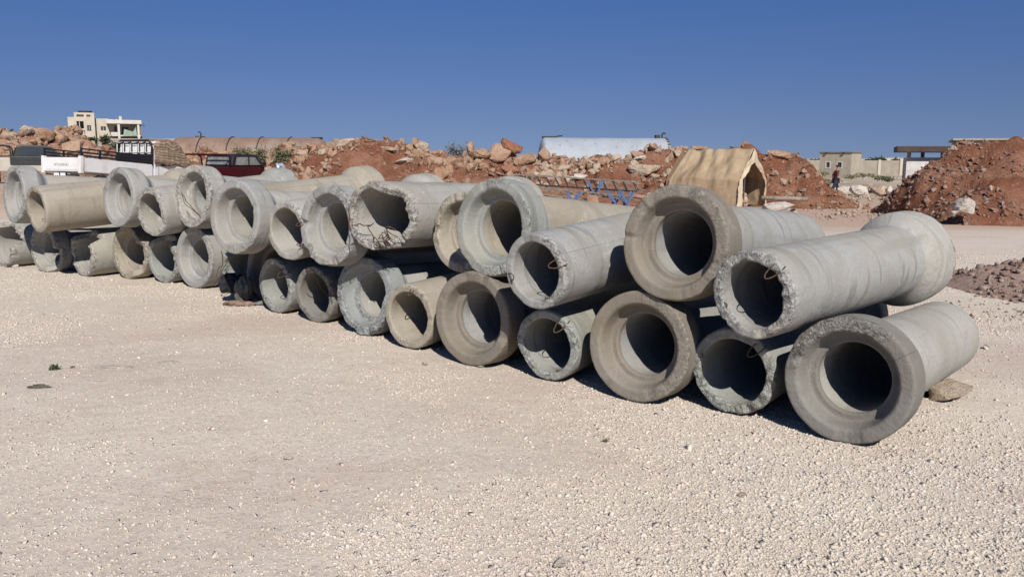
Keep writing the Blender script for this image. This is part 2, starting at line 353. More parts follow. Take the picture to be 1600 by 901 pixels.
# loose gravel on the yard
def gravel():
    N = 800000; Y = 2.4+(15.5-2.4)*rng.random(N)**1.5; X = (rng.random(N)*2-1)*(Y*.72+.6)
    cl = fbm(xy0(X, Y), .9, 4, 40)*.8+fbm(xy0(X, Y), .3, 2, 51)*.7+.42
    keep = rng.random(N) < np.clip(cl*1.15-.08, .10, .85)*np.clip(1.15-Y/22, .3, 1)
    X, Y = X[keep], Y[keep]; n = len(X)
    s = np.clip(np.exp(rng.normal(-4.98, .42, n)), .0034, .026)*(1+.02*Y)
    big = rng.random(n) < .002; s[big] *= rng.uniform(1.4, 2.4, big.sum())
    P = np.stack([X, Y, ground_z(X, Y)+s*rng.uniform(-.1, .25, n)], -1)
    t = np.clip(rng.normal(.45, .3, n), 0, 1)
    b = NB('gravel_stones'); g = b.attr('tint'); co = b.n('ShaderNodeNewGeometry').outputs['Position']
    c = b.mix(g, (.57, .485, .405), (.73, .655, .575)); c = b.mix(b.ramp(b.noise(.35, 4, .6, co), .42, .6, 0, .4), c, (.64, .56, .44)); c = b.mix(b.ramp(b.noise(.5, 3, .5, co), .5, .7, 0, .3), c, (.58, .46, .385))
    c = patches(b, co, c); m = b.fin(c, .95, spec=.1)
    o = scatter('gravel', P, s, OCTA, m, t, flat=True); tag(o, 'loose pale pinkish gravel strewn over the open yard', 'gravel', kind='stuff')
gravel()

def big_rock(u, v, w, h, Y, label, mat, seed, group=None, name='boulder', squash=None, rot=0., tilt=0., dz=0, depth=None, sub=3, noise=.07):
    """a separate rock centred on pixel (u,v), w x h pixels at distance Y; ry/rz half-sizes from those"""
    c = at(u, v, Y); a = w/2/F*Y; b = h/2/F*Y; d = depth or (a+b)*.5
    V, Fc = hull_rock(seed, 15, (1, 1, 1), sub, noise); ext = (V.max(0)-V.min(0))/2; V = (V-(V.max(0)+V.min(0))/2)/ext
    M = Matrix.Rotation(tilt, 3, 'Y'); V = V*np.array([a, d, b]); V = V@np.array(M).T
    if tilt: V[:, 0] *= a/np.abs(V[:, 0]).max(); V[:, 2] *= b/np.abs(V[:, 2]).max()
    zb = V[:, 2].min(); V[:, 2] -= zb
    me = np_mesh(name, V, Fc); set_attr(me, 'tint', np.full(len(V), random.random()*.5)); o = link(name, me, mat); o.location = (c[0], c[1], c[2]+zb+dz)
    return tag(o, label, 'rock', group)

# ------------------------------------------------------------------ mounds
class Mound:
    def __init__(s, name, prof, Yr, wf, wb, seed, amp=.12, mat=EARTH, floor=0., pw=.8):
        s.name = name; s.u = np.array([p[0] for p in prof], float); s.v = np.array([p[1] for p in prof], float)
        s.Yr = np.interp(s.u, [a for a, _ in Yr], [b for _, b in Yr]) if isinstance(Yr, list) else np.full(len(s.u), float(Yr))
        uu = np.linspace(s.u[0], s.u[-1], 400); vv = np.interp(uu, s.u, s.v); yy = np.interp(uu, s.u, s.Yr)
        P = np.array([at(a, b, c) for a, b, c in zip(uu, vv, yy)]); s.X = P[:, 0]; s.Z = P[:, 2]; s.Y = yy; s.wf = wf; s.wb = wb; s.seed = seed; s.amp = amp; s.mat = mat; s.pw = pw; s.nar = .42 if Yr is not None and isinstance(Yr, list) else 0.
        o = np.argsort(s.X); s.X, s.Z, s.Y = s.X[o], s.Z[o], s.Y[o]
    def z(s, x, y):
        yr = np.interp(x, s.X, s.Y); zr = np.interp(x, s.X, s.Z, left=-.5, right=-.5); g = ground_z(x, y)
        wf = s.wf*(1-s.nar*np.exp(-((x-7.6)/1.9)**4)); t = np.where(y < yr, (yr-y)/wf, (y-yr)/s.wb); c = np.clip(1-t, 0, 1)**s.pw; c = c*(1-.25*np.exp(-(t/.12)**2)*0)
        hgt = np.maximum(zr-g, 0)
        n = s.amp*fbm(xy0(x, y), .9, 5, s.seed)*(np.clip(hgt, 0, 1))
        zz = g-.12+(hgt+.12)*c+n*np.clip(c*3, 0, 1)
        return np.where(t >= 1, g-.25, zz)
    def build(s, label, nx=260, ny=90, kind='structure'):
        x = np.linspace(s.X[0]-.3, s.X[-1]+.3, nx); tt = np.linspace(0, 1, ny); yr = np.interp(x, s.X, s.Y)
        Xg = np.repeat(x[:, None], ny, 1); Yg = (yr-s.wf-.2)[:, None]+(s.wf+s.wb+.4)*tt[None]; Zg = s.z(Xg, Yg)
        i = np.arange(nx-1)[:, None]*ny; k = np.arange(ny-1)[None]; Q = np.stack([i+k, i+ny+k, i+ny+k+1, i+k+1], -1).reshape(-1, 4)
        me = np_mesh(s.name, np.stack([Xg, Yg, Zg], -1).reshape(-1, 3), Q); o = link(s.name, me, s.mat, smooth=True)
        o['kind'] = kind; return o
    def rubble(s, n, smin, smax, mat, label, umin=None, umax=None, bias=1.6, tintf=None, name='rubble', tmin=-1.):
        x0, x1 = s.X[0], s.X[-1]
        if umin is not None: x0 = (umin-800)/F*np.interp(umin, s.u, s.Yr)
        if umax is not None: x1 = (umax-800)/F*np.interp(umax, s.u, s.Yr)
        x = rng.uniform(x0, x1, n); t = rng.uniform(tmin, .55, n); yr = np.interp(x, s.X, s.Y); y = yr+np.where(t < 0, t*s.wf*1.02, t*s.wb)
        z = s.z(x, y); size = smin*(smax/smin)**(rng.random(n)**bias)
        ti = np.clip(rng.normal(.35, .3, n), 0, 1)
        # stones lie in drifts: thin them where the bank is bare earth
        keep = rng.random(n) < np.clip(.62+1.1*fbm(xy0(x, z*2.2+y*.3), .55, 3, s.seed+4), .06, 1); x, y, z, size, ti = x[keep], y[keep], z[keep], size[keep], ti[keep]
        bigm = size > .13; P = np.stack([x, y, z+size*.12], -1)
        for q, var in ((~bigm, SMALL), (bigm, MED)):
            if q.sum(): tag(scatter(name, P[q], size[q], var, mat, ti[q]), label+(', larger pieces' if var is MED else ''), 'rubble', kind='stuff')
    def hit(s, u, v):
        for Y in np.arange(s.Yr.min()-s.wf, s.Yr.max()+s.wb, .08):
            p = at(u, v, Y)
            if s.z(np.array([p[0]]), np.array([p[1]]))[0] >= p[2]: return Y
        return float(np.interp(u, s.u, s.Yr))
berm = Mound('earth_bank', [(180, 262), (205, 244), (240, 240), (290, 243), (340, 247), (390, 246), (425, 239), (455, 234), (500, 232), (540, 224), (570, 218), (600, 221), (625, 232), (655, 243), (700, 248), (740, 249), (790, 246), (850, 250), (900, 254), (950, 250), (1000, 250), (1060, 242), (1120, 238), (1190, 240), (1225, 238), (1245, 242), (1262, 262), (1275, 292), (1300, 318)],
             [(180, 44), (400, 42), (500, 33.5), (1300, 33)], 4.6, 6, 5, amp=.34)
berm.build('')
left_m = Mound('earth_bank', [(-160, 215), (-60, 206), (0, 208), (30, 209), (60, 208), (85, 204), (102, 216), (122, 232), (150, 246), (185, 258)], 46, 6, 6, 21, amp=.6, mat=EARTHT); left_m.build('')
lowleft = Mound('earth_bank', [(95, 240), (130, 230), (160, 228), (190, 234), (230, 240)], 60, 6, 8, 23, amp=.2, mat=EARTH); lowleft.build('')
right_m = Mound('earth_bank', [(1385, 345), (1395, 318), (1410, 296), (1432, 270), (1470, 246), (1500, 230), (1530, 219), (1560, 217), (1600, 223), (1660, 222), (1750, 230), (1850, 250)], 25.3, 4.2, 2.2, 31, amp=.26, pw=.9); right_m.build('')
heap = Mound('earth_bank', [(1470, 452), (1500, 434), (1530, 420), (1560, 412), (1600, 410), (1700, 412), (1800, 440)], 10.7, 1.75, 1.2, 37, amp=.05, mat=earthmat('pink_soil', (.50, .36, .29), (.43, .28, .22), (.54, .42, .35))); heap.build('')

berm.rubble(16000, .018, .24, RUB, 'mixed orange and red broken stones covering the long bank behind the pipes', bias=3.0)
berm.rubble(2000, .07, .42, ROCK, 'chunky orange limestone lumps piled along the western half of the long bank', 200, 540, bias=1.8)
berm.rubble(900, .09, .42, ROCK, 'chunky orange limestone lumps along the crest of the long bank', 620, 1060, bias=1.7, tmin=-.4)
berm.rubble(700, .08, .34, ROCKP, 'pale broken stones at the foot of the bank behind the steel lattice', 830, 1060, bias=1.2, tmin=-1.)
left_m.rubble(5200, .05, .42, ROCK, 'orange limestone blocks heaped behind the parked vehicles', bias=1.9)
lowleft.rubble(300, .1, .5, RUB, 'small reddish rubble below the villa', bias=1.6)
right_m.rubble(22000, .010, .16, RUBP, 'small red and pink stones covering the tall red earth mound', bias=3.2)
right_m.rubble(160, .05, .16, ROCKP, 'scattered pale stones on the tall red earth mound', bias=1.5)
heap.rubble(8000, .010, .10, rockmat('rubble_dusty_pink', (.42, .28, .225), (.37, .22, .17), (.50, .37, .30), (.56, .45, .38)), 'pinkish broken stones of the low heap beside the lane', bias=1.9)
def flat_rubble(u0, u1, v0, v1, n, s0, s1, mat, label, bias=2):
    u = rng.uniform(u0, u1, n); v = rng.uniform(v0, v1, n); P = []
    for a, b in zip(u, v):
        d = fw+cr*(a-800)/F-cu*(b-450.5)/F; Y = EYE/-d[2]*d[1]; p = at(a, b, Y); P.append((p[0], p[1], float(ground_z(p[0], p[1]))))
    s = s0*(s1/s0)**(rng.random(n)**bias); P = np.array(P); P[:, 2] += s*.2
    tag(scatter('rubble', P, s, SMALL, mat, rng.random(n)), label, 'rubble', kind='stuff')
flat_rubble(1175, 1400, 318, 345, 420, .03, .16, ROCKP, 'scattered stones on the soil between tent and red mound')
flat_rubble(1250, 1400, 286, 316, 260, .05, .32, ROCKP, 'pale rubble strewn round the walking person')
flat_rubble(820, 1060, 300, 330, 420, .05, .22, ROCKP, 'pale stones lying under the steel lattice')
flat_rubble(1440, 1640, 470, 505, 260, .008, .035, RUBP, 'small stones spilled in front of the low pink heap')

BR = [ # u,v,w,h,label,mat,tilt
 (447, 226, 29, 23, 'orange block standing on the bank just past the end of the rusty tank', ROCK, .3),
 (474, 240, 27, 17, 'tan notched block on the bank, left of the small pale cube', ROCKP, 0),
 (492, 228, 27, 14, 'flat rounded tan rock on the crest behind the notched block', ROCK, .1),
 (504, 237, 16, 12, 'small pale pink cube shaped stone on the bank', ROCKP, 0),
 (536, 223, 42, 20, 'big pale yellow slab leaning up to the western peak of the bank', ROCKP, -.5),
 (606, 231, 30, 11, 'long buff rock on the crest right of the red earth peak', ROCKP, .25),
 (640, 231, 18, 17, 'orange block with a dark left side on the crest', ROCK, .2),
 (660, 230, 22, 26, 'pointed pyramid shaped pale rock on the crest', ROCKP, 0),
 (633, 249, 38, 11, 'long whitish ledge of rock over dark red earth', ROCKW, -.1),
 (688, 250, 28, 13, 'slanting pinkish rock below the dry crest shrub', ROCK, .4),
 (735, 229, 12, 22, 'small upright stone standing alone on the crest', ROCK, .1),
 (688, 272, 27, 27, 'bright orange boulder on the bank face just above the pipes', ROCK, .2),
 (754, 241, 28, 24, 'rounded buff boulder left of the split block', ROCK, 0),
 (780, 238, 38, 35, 'largest buff block on the crest with a split down its side', ROCK, 0),
 (796, 227, 42, 30, 'layered red brown slab tilted against the largest block', ROCKR, .75),
 (795, 251, 13, 10, 'small round stone in the dark gap under the tilted slab', ROCK, 0),
 (821, 247, 38, 21, 'smooth pinkish boulder over a dark hollow', ROCK, -.2),
 (851, 240, 22, 25, 'orange block with a dark left side at the end of the white tank', ROCK, .3),
 (798, 264, 31, 18, 'dusky pink boulder low on the bank face', ROCKR, .1),
 (877, 262, 30, 14, 'pale slab slanting down to the left on the bank', ROCKP, -.45),
 (888, 280, 26, 13, 'whitish slab low on the bank, left of the second one', ROCKW, -.2),
 (908, 276, 26, 12, 'whitish flat slab overlapping its neighbour low on the bank', ROCKW, .1),
 (944, 252, 22, 18, 'brown block in front of the white tank', ROCK, .1),
 (1006, 265, 52, 22, 'widest yellowish slab with a dark hollow under it', ROCKP, .1),
 (999, 246, 28, 11, 'thin white slab above the widest yellowish slab', ROCKW, -.15),
 (1046, 268, 24, 18, 'buff block right of the widest slab beside the tent', ROCKP, -.3),
 (1047, 246, 15, 22, 'narrow upright buff stone beside the tent', ROCK, .3),
 (1092, 231, 28, 9, 'flat rock showing over the tent ridge', ROCK, .1),
 (1216, 240, 38, 15, 'long flat pink rock on the crest right of the tent', ROCK, .1),
 (1203, 246, 12, 16, 'dark edged rock right behind the tent peak', ROCKR, 0),
 (1212, 270, 20, 10, 'wedge shaped buff stone on the bank right of the tent', ROCKP, -.2),
 (940, 286, 15, 11, 'small white pointed stone above the blue trestle', ROCKW, -.3),
 (290, 240, 26, 18, 'pale orange rock under the left end of the rusty tank', ROCK, -.3),
 (327, 243, 16, 12, 'vivid orange stone under the first ring of the rusty tank', ROCK, 0),
 (402, 238, 26, 18, 'buff angular rock in the scrub under the rusty tank', ROCKP, .2),
 (349, 240, 18, 10, 'pinkish stone behind the red pickup cab', ROCK, 0),
]
for i, (u, v, w, h, lb, m, tl) in enumerate(BR):
    Y = berm.hit(u, v+h*.3)
    big_rock(u, v, w, h, Y+.05, lb, m, 500+i, tilt=tl, dz=-.10*h/F*Y)
LR = [(39, 204, 22, 19, 'pale knobbly outcrop on the crest of the left heap', ROCKP), (70, 212, 34, 24, 'broad orange boulder in the middle of the left heap', ROCK),
      (93, 216, 24, 26, 'steep pinkish boulder at the right shoulder of the left heap', ROCK), (112, 232, 30, 26, 'long orange slab running down the right end of the left heap', ROCK),
      (20, 214, 30, 16, 'flat buff boulder on the left heap above the iron rail', ROCKP), (152, 243, 22, 12, 'pale stone above the truck bed rail', ROCKP)]
for i, (u, v, w, h, lb, m) in enumerate(LR):
    big_rock(u, v, w, h, left_m.hit(u, v+h*.3) if u < 140 else 44, lb, m, 560+i, tilt=.3*(i % 3-1))
MISC = [(1219, 324, 50, 19, 26.5, 'low chalky white boulder beside the tent door', ROCKW), (1318, 298, 22, 15, 44, 'grey white boulder right beside the walking person', ROCKW),
        (1343, 298, 30, 18, 43, 'rounded pinkish white boulder in the middle of the far row', ROCKW), (1375, 299, 30, 19, 43.5, 'buff boulder at the right end of the far row', ROCKP),
        (1390, 297, 11, 14, 41, 'small bright white stone at the foot of the red mound', ROCKW), (1355, 291, 16, 10, 45, 'small pale block behind the far row of boulders', ROCKP),
        (1508, 322, 36, 26, 21.5, 'chalk white boulder at the foot of the red mound', ROCKW), (1492, 334, 16, 10, 20.8, 'small white stone beside the chalk white boulder', ROCKW),
        (1548, 308, 34, 14, 23.0, 'ledge of reddish rock sticking out of the red mound', ROCKR)]
for i, (u, v, w, h, Y, lb, m) in enumerate(MISC): 
    o = big_rock(u, v, w, h, Y, lb, m, 590+i, tilt=.1*(i % 3-1))
o = big_rock(1484, 616, 78, 36, 5.5, 'flat broken slab of stone under the end of the rightmost pipe', ROCKP, 612, tilt=-.12, depth=.15, noise=.04); o.location.z = -.012
o = big_rock(874, 880, 21, 19, 3.08, 'fist sized white stone lying alone in the gravel', ROCKW, 620, name='stone', noise=.03, sub=4); o.location.z = .010
for i, (u, v, w, h, lb) in enumerate([(24, 418, 11, 6, 'small white stone in front of the leftmost broken pipe'), (664, 571, 9, 6, 'small pale pebble at the foot of the brown pipe'), (752, 574, 10, 6, 'pale pebble tucked under the brown pipe'),
                                     (450, 717, 16, 8, 'flat pale stone half sunk in the gravel'), (1160, 776, 16, 9, 'pinkish stone poking out of the yard')]):
    d = fw+cr*(u-800)/F-cu*(v-450.5)/F; o = big_rock(u, v, w, h, EYE/-d[2]*d[1], lb, ROCKW if i != 4 else ROCKP, 640+i, name='stone', sub=2, noise=.03)
    o.location.z = float(ground_z(o.location.x, o.location.y))-.003

# ------------------------------------------------------------------ concrete pipes
L_PIPE = 2.12; NT = 176
WIRE = plain('rusty_wire', (.13, .075, .05), .8, .4, .3, 40)
def loop_wire(par, th, r0_, size=.055, y=.01, twist=0.):
    """a bent reinforcing wire sticking from the rim face at angle th and curling into the bore"""
    c, s = math.cos(th), math.sin(th); tx, tz = -s, c; pts = []
    for k in range(15):
        a = k/14*math.pi*1.25-.15; rad = r0_-size*1.15*math.sin(a)*1.25; tg = size*.55*math.cos(a); yy = y-.035*math.sin(a)+twist*.03*k/14
        pts.append((c*rad+tx*tg, yy, s*rad+tz*tg))
    return MB().tube(pts, .0042, 6).build('rebar_loop', WIRE, par, smooth=True)
def make_pipe(kind, X, Y, Z, phi, rad, zb, bmat, smat, label, seed, rough=.5, breaks=(), loops=(), group='concrete pipes stacked in a long double row', L=L_PIPE, rimc=None):
    if kind == 's': Rs, rb = rad, rad*.275/.372
    else: rb, Rs = rad, min(.372, rad*1.34)
    bore = rb*.765; rec0, rec1 = Rs*.755, Rs*.70
    def Ro(s): return rb+(Rs-rb)*(1-sstep((s-.20)/.15))
    # (s, r, brk, region) rings ; part A socket, part B barrel
    A = [(s, Ro(s), 0) for s in np.linspace(.36, .18, 14)]+[(.11, Rs, .0), (.07, Rs, .1), (.035, Rs, .35), (.014, Rs-.002, .7), (.003, Rs-.008, .8)]
    A += [(0., r, .55) for r in np.linspace(Rs-.016, rec0+.022, 6)]+[(.002, rec0+.014, .5), (.010, rec0+.005, .3), (.02, rec0, .15)]
    A += [(s, rec0+(rec1-rec0)*(s-.02)/.09, .05) for s in np.linspace(.04, .108, 4)]+[(.118, rec1-.006, .15), (.12, rec1-.013, .15)]
    A += [(.121, r, .12) for r in np.linspace(rec1-.025, bore+.012, 3)]+[(.125, bore+.004, .25), (.135, bore, .1), (.16, bore, 0)]
    Bp = [(s, Ro(s), 0) for s in np.linspace(.36, L-.12, 46)]+[(L-.08, rb, .1), (L-.045, rb, .3), (L-.02, rb, .7), (L-.006, rb-.005, 1.)]
    Bp += [(L, r, 1.) for r in np.linspace(rb-.012, bore+.008, 6)]+[(L-.006, bore+.001, 1.), (L-.02, bore, .6), (L-.05, bore, .2)]+[(s, bore, 0) for s in np.linspace(L-.10, .16, 26)]
    th = np.linspace(0, 2*np.pi, NT, endpoint=False); cs, sn = np.cos(th), np.sin(th)
    r_ = np.random.default_rng(seed); circ = np.stack([cs, sn, np.full(NT, seed*.37)], -1)
    er = np.clip(fbm(circ, 1.7, 5, seed)*.55+.15, 0, 1)*.03*rough
    er_s = np.clip(fbm(circ, 3., 4, seed+8)-.35, 0, 1)*.03*rough
    big = np.zeros(NT)
    for (a0, wd, dp) in breaks:
        d = np.abs((np.degrees(th)-a0+180) % 360-180); big = np.maximum(big, dp*sstep((wd-d+8*fbm(circ, 3., 3, seed+11))/max(10, wd*.35)))
    big = big*(1+.16*fbm(circ, 4., 4, seed+5))
    cx, cy = np.array([X, Y]), 0
    ph = R_(phi); dz = zb-Z; hl = math.sqrt(L*L-dz*dz)
    t = np.array([math.sin(ph)*hl, math.cos(ph)*hl, dz])/L; rx = np.array([math.cos(ph), -math.sin(ph), 0]); uz = np.cross(rx, t)
    M = Matrix(((rx[0], t[0], uz[0], X), (rx[1], t[1], uz[1], Y), (rx[2], t[2], uz[2], Z), (0, 0, 0, 1)))
    root = bpy.data.objects.new('concrete_pipe', None); COL.objects.link(root); root.matrix_world = M; root.empty_display_size = .2
    tag(root, label, 'pipe', group)
    spin = 0.
    for nm, rings, mat in (('socket', A, smat), ('barrel', Bp, bmat)):
        n = len(rings); s = np.array([q[0] for q in rings])[:, None]; rr = np.array([q[1] for q in rings])[:, None]; bk = np.array([q[2] for q in rings])[:, None]*np.ones((1, NT))
        if nm == 'socket' and kind == 'p': rough_, rough = rough, min(rough, .45)
        sp = s.copy()*np.ones((1, NT)); 
        if kind == 'p' or nm == 'barrel': front_sp = True
        # spigot erosion
        e = er[None]*np.ones((n, 1))
        if kind == 'p': e = e+big[None]
        w = sstep((sp-(L-.75))/.74) if big.max() > .05 and kind == 'p' else sstep((sp-(L-.16))/.16)
        if nm == 'barrel': sp = sp-e*w
        # socket erosion
        if nm == 'socket':
            e2 = er_s[None]+(big[None] if kind == 's' else 0); sp = sp+e2*(1-sstep(sp/(.34 if big.max() > .05 else .1)))*(1-.0)
            sp = np.minimum(sp, .36+0*sp) if kind == 's' else sp
        y = sp if kind == 's' else L-sp
        P = np.stack([rr*cs[None]*np.ones((n, 1)), y, rr*sn[None]*np.ones((n, 1))], -1); Q = P+seed*5.3; bk = bk*(.16+.9*sstep((.55 if rough > 1 else .32)+1.2*fbm(Q, 2.3, 3, seed+31)))
        dr = .0022*fbm(Q, 3.5, 3, seed)+bk*rough*(.0045*fbm(Q, 16., 3, seed+2))
        edge = np.exp(-((rr-(Rs if nm == 'socket' else rb))/.018)**2)*np.minimum(1, bk*1.6)
        chip = (np.clip(fbm(circ, 2.2, 3, seed+21)-.15, 0, 1)*.024+np.clip(fbm(circ, 9., 3, seed+23)-.5, 0, 1)*.016)[None]*rough*edge
        rr2 = rr+dr-chip
        ax = bk*rough*.0065*fbm(Q, 18., 4, seed+6)
        P = np.stack([rr2*cs[None], y+ax, rr2*sn[None]], -1)
        i = np.arange(n-1)[:, None]*NT; k = np.arange(NT)[None]; k2 = (k+1) % NT
        Fq = np.stack([i+k, i+k2, i+NT+k2, i+NT+k], -1).reshape(-1, 4)
        if kind == 'p': Fq = Fq[:, ::-1]
        if nm == 'socket' and kind == 'p': rough = rough_
        me = np_mesh(nm, P.reshape(-1, 3), Fq); brkv = np.clip(bk*(.35+rough)+np.where(big[None] > .05, .25*bk, 0), 0, 1)
        if rimc is not None and nm == 'socket': brkv = brkv*rimc
        set_attr(me, 'brk', brkv); link(nm, me, mat, root, smooth=True)
    for (a, yy, sz) in loops: loop_wire(root, R_(a), (rb+bore)/2, sz, yy)
    return root
G = CON
#      kind X     Y     Z    phi  R    zback barrel socket label seed rough breaks loops
make_pipe('s', 1.90, 4.59, .367, 40, .367, .285, G['pale'], G['dark'], 'rightmost ground pipe, socket end out, grey ring edge stained dark and orange', 1, .75)
make_pipe('p', 1.39, 5.11, .281, 39, .281, .37, G['green'], G['green'], 'ground pipe with crumbling narrow rim just left of the rightmost one', 2, 1.5, loops=[(48, .0, .05), (160, .02, .03)])
make_pipe('s', .83, 5.40, .374, 36.5, .374, .285, G['grey'], G['brown'], 'clean brown ringed ground pipe, the right one of the two brown ringed ones', 3, .45, rimc=.7)
make_pipe('p', .25, 5.91, .265, 36, .265, .37, G['green'], G['green'], 'greenish grey narrow ended ground pipe between the two brown ringed ones', 4, .9, loops=[(52, .0, .055), (300, .03, .03)])
make_pipe('s', -.32, 6.35, .374, 37, .374, .285, G['grey'], G['brown'], 'light brown ringed ground pipe, the left one of the two brown ringed ones', 5, .5, rimc=.7)
make_pipe('p', -.88, 6.91, .279, 37, .279, .37, G['beige'], G['pale'], 'beige narrow ended ground pipe left of the left brown ringed one', 6, .8, loops=[(75, .0, .03)])
make_pipe('s', -1.37, 7.46, .36, 40, .36, .285, G['crk'], G['blue'], 'ground pipe with broken outer ring baring a bluish inner liner', 7, 2.2, breaks=[(60, 70, .05)])
make_pipe('p', -1.94, 8.03, .281, 36, .281, .37, G['dark'], G['pale'], 'dark grey brown ground pipe with a thin cracked lip on its rim', 8, .8)
make_pipe('p', -2.47, 8.54, .289, 40, .289, .37, G['green'], G['green'], 'small grey ground pipe with a wire loop on its upper rim, beside the dark gap', 9, .7, loops=[(40, .0, .06), (330, .02, .03)])
make_pipe('s', -2.74, 9.2, .37, 38, .37, .285, G['brown'], G['brown'], 'brown pipe set back in shade behind the rag bundle', 10, .6)
make_pipe('p', -3.21, 9.55, .29, 38, .29, .37, G['green'], G['green'], 'broken ground pipe with its upper rim gone, stuffed with black cloth', 11, 1.6, breaks=[(75, 70, .16)])
make_pipe('s', -3.93, 10.19, .384, 36, .384, .29, G['grey'], G['grey'], 'intact grey socket end of a ground pipe left of the rag stuffed one', 12, .6)
make_pipe('p', -4.48, 10.57, .306, 33, .306, .37, G['green'], G['green'], 'ground pipe chipped flat on top, left of the intact grey socket', 13, 1.2, breaks=[(85, 40, .13)])
make_pipe('s', -5.11, 10.95, .356, 36, .356, .29, G['beige'], G['beige'], 'beige ground pipe with a ragged bottom edge and twisted wire', 14, 1.7, breaks=[(-15, 50, .08)])
make_pipe('p', -5.80, 11.12, .31, 37, .31, .37, G['pale'], G['pale'], 'ground pipe broken back at the top, rust streak on its jutting lower lip', 15, 1.6, breaks=[(85, 62, .19)])
make_pipe('s', -6.52, 11.49, .34, 34, .34, .29, G['crk'], G['crk'], 'cracked ground pipe with a shattered lower right rim, between two broken backed ones', 16, 1.9, breaks=[(-30, 45, .10)], loops=[(60, .03, .04)])
make_pipe('p', -7.42, 12.02, .33, 36, .33, .37, G['pale'], G['pale'], 'leftmost ground pipe, broken back along its right side', 17, 1.8, breaks=[(55, 60, .16)])
# upper layer
make_pipe('p', 1.38, 4.75, .83, 46.5, .262, .885, G['grey'], G['pale'], 'rightmost upper pipe, narrow crumbly end out, flared far end in full view', 21, 1.5, loops=[(48, .0, .05), (205, .05, .035)], L=2.25)
make_pipe('s', 1.02, 5.27, 1.08, 39, .374, .90, G['grey'], G['brown'], 'upper pipe with the biggest brown socket ring, notched on its left edge', 22, .75, breaks=[(177, 6, .035)], rimc=.7)
make_pipe('p', .15, 5.58, .85, 41, .264, 1.0, G['grey'], G['pale'], 'upper bluish grey pipe with narrow end and wire loops, left of the big brown ring', 23, .8, loops=[(20, .0, .05), (195, .0, .05), (300, .03, .03)])
make_pipe('s', -.16, 6.32, 1.09, 40, .375, .88, G['beige'], G['green'], 'upper pipe with rough grey green socket ring overlapping a brown one behind', 24, 1.1)
make_pipe('s', -.44, 7.0, .99, 40, .34, .87, G['grey'], G['beige'], 'beige socket end half hidden behind the rough grey green one', 25, 1.0)
make_pipe('p', -1.21, 7.09, 1.12, 37, .293, 1.05, G['crk'], G['pale'], 'upper pipe with shattered right rim, deep cracks and bared wires', 26, 1.8, breaks=[(-12, 80, .22)], loops=[(-30, .06, .05), (-55, .08, .06), (-80, .05, .05)])
make_pipe('s', -1.67, 7.46, 1.00, 37, .368, .88, G['pale'], G['grey'], 'upper grey socket ring just left of the shattered wired rim', 27, 1.1)
make_pipe('p', -2.19, 8.03, .90, 35.5, .290, 1.07, G['pale'], G['pale'], 'upper narrow pipe end squeezed between two grey socket rings', 28, .9, loops=[(20, .0, .03), (330, .0, .03)])
make_pipe('s', -2.76, 8.24, 1.02, 33, .369, .90, G['pale'], G['grey'], 'large pale socket ring in the middle of the upper layer', 29, .8)
make_pipe('p', -3.10, 9.10, 1.00, 36, .28, 1.14, G['beige'], G['beige'], 'tan pipe buried behind the large pale ring, only its back and far bulge showing', 30, .6)
make_pipe('s', -3.84, 10.01, 1.14, 38, .379, .92, G['grey'], G['crk'], 'upper socket ring with rusty wires dangling down its face', 31, 1.1)
make_pipe('p', -4.44, 10.2, .93, 35, .300, 1.10, G['crk'], G['green'], 'upper pipe with jagged white flecked narrow rim, left of the wire hung ring', 32, 1.9)
make_pipe('s', -4.98, 10.54, 1.10, 37, .376, .92, G['pale'], G['grey'], 'upper socket ring left of the jagged white flecked rim', 33, .9)
make_pipe('p', -6.06, 10.6, .93, 39, .300, 1.08, G['beige'], G['beige'], 'upper beige pipe jutting furthest out with a frayed wire at its lower rim', 34, .9, loops=[(325, .03, .05)])
make_pipe('s', -6.66, 11.15, 1.10, 41, .387, .95, G['pale'], G['grey'], 'leftmost upper socket ring at the edge of the stack', 35, .8)

# ------------------------------------------------------------------ wires, rags and litter round the pipes
def wobble(p, q, n, amp, seed, sag=0.):
    r = np.random.default_rng(seed); p, q = np.array(p, float), np.array(q, float); pts = []
    for k in range(n):
        t = k/(n-1); pts.append(p*(1-t)+q*t+(amp*math.sin(math.pi*t))*np.array([vn(np.array([t*4, seed, 0.])), vn(np.array([t*4, seed+9., 3])), vn(np.array([t*4, seed+5., 7]))])+np.array([0, 0, -sag*math.sin(math.pi*t)]))
    return pts
def wires(name, label, runs):
    root = empty(name, tuple(runs[0][0][0]), 0, label, 'wire'); o0 = np.array(runs[0][0][0])
    for pts, r in runs: MB().tube([np.array(p)-o0 for p in pts], r, 6).build('strand', WIRE, root, smooth=True)
wires('dangling_wire', 'two thin rusty wires hanging across an upper socket ring', [(wobble(at(a, b, Y0), at(c, d, Y1), 16, .07, int(a)), .004) for (a, b, c, d, Y0, Y1) in ((283, 300, 322, 352, 9.88, 9.9), (285, 303, 314, 340, 9.88, 9.9))])
wires('bent_wire', 'bent rusty wires hanging in front of the rag stuffed pipe', [(wobble(at(346, 392, 9.4), at(338, 432, 9.35), 10, .05, 3), .005), (wobble(at(338, 432, 9.35), at(352, 457, 9.25), 10, .04, 4), .006), (wobble(at(353, 412, 9.4), at(340, 440, 9.3), 8, .04, 5), .005)])
wires('tangled_wire', 'tangle of bared wires at the shattered upper pipe rim', [(wobble(at(598+random.uniform(-16, 14), 366+random.uniform(-4, 20), 7.05), at(604+random.uniform(-26, 12), 358+random.uniform(-14, 20), 7.0), 12, .05, 20+k), .0045) for k in range(6)]+[(wobble(at(545, 318, 7.02), at(548, 362, 7.0), 8, .02, 71), .005), (wobble(at(548, 352, 7.02), at(580, 352, 7.15), 8, .02, 72), .005)])
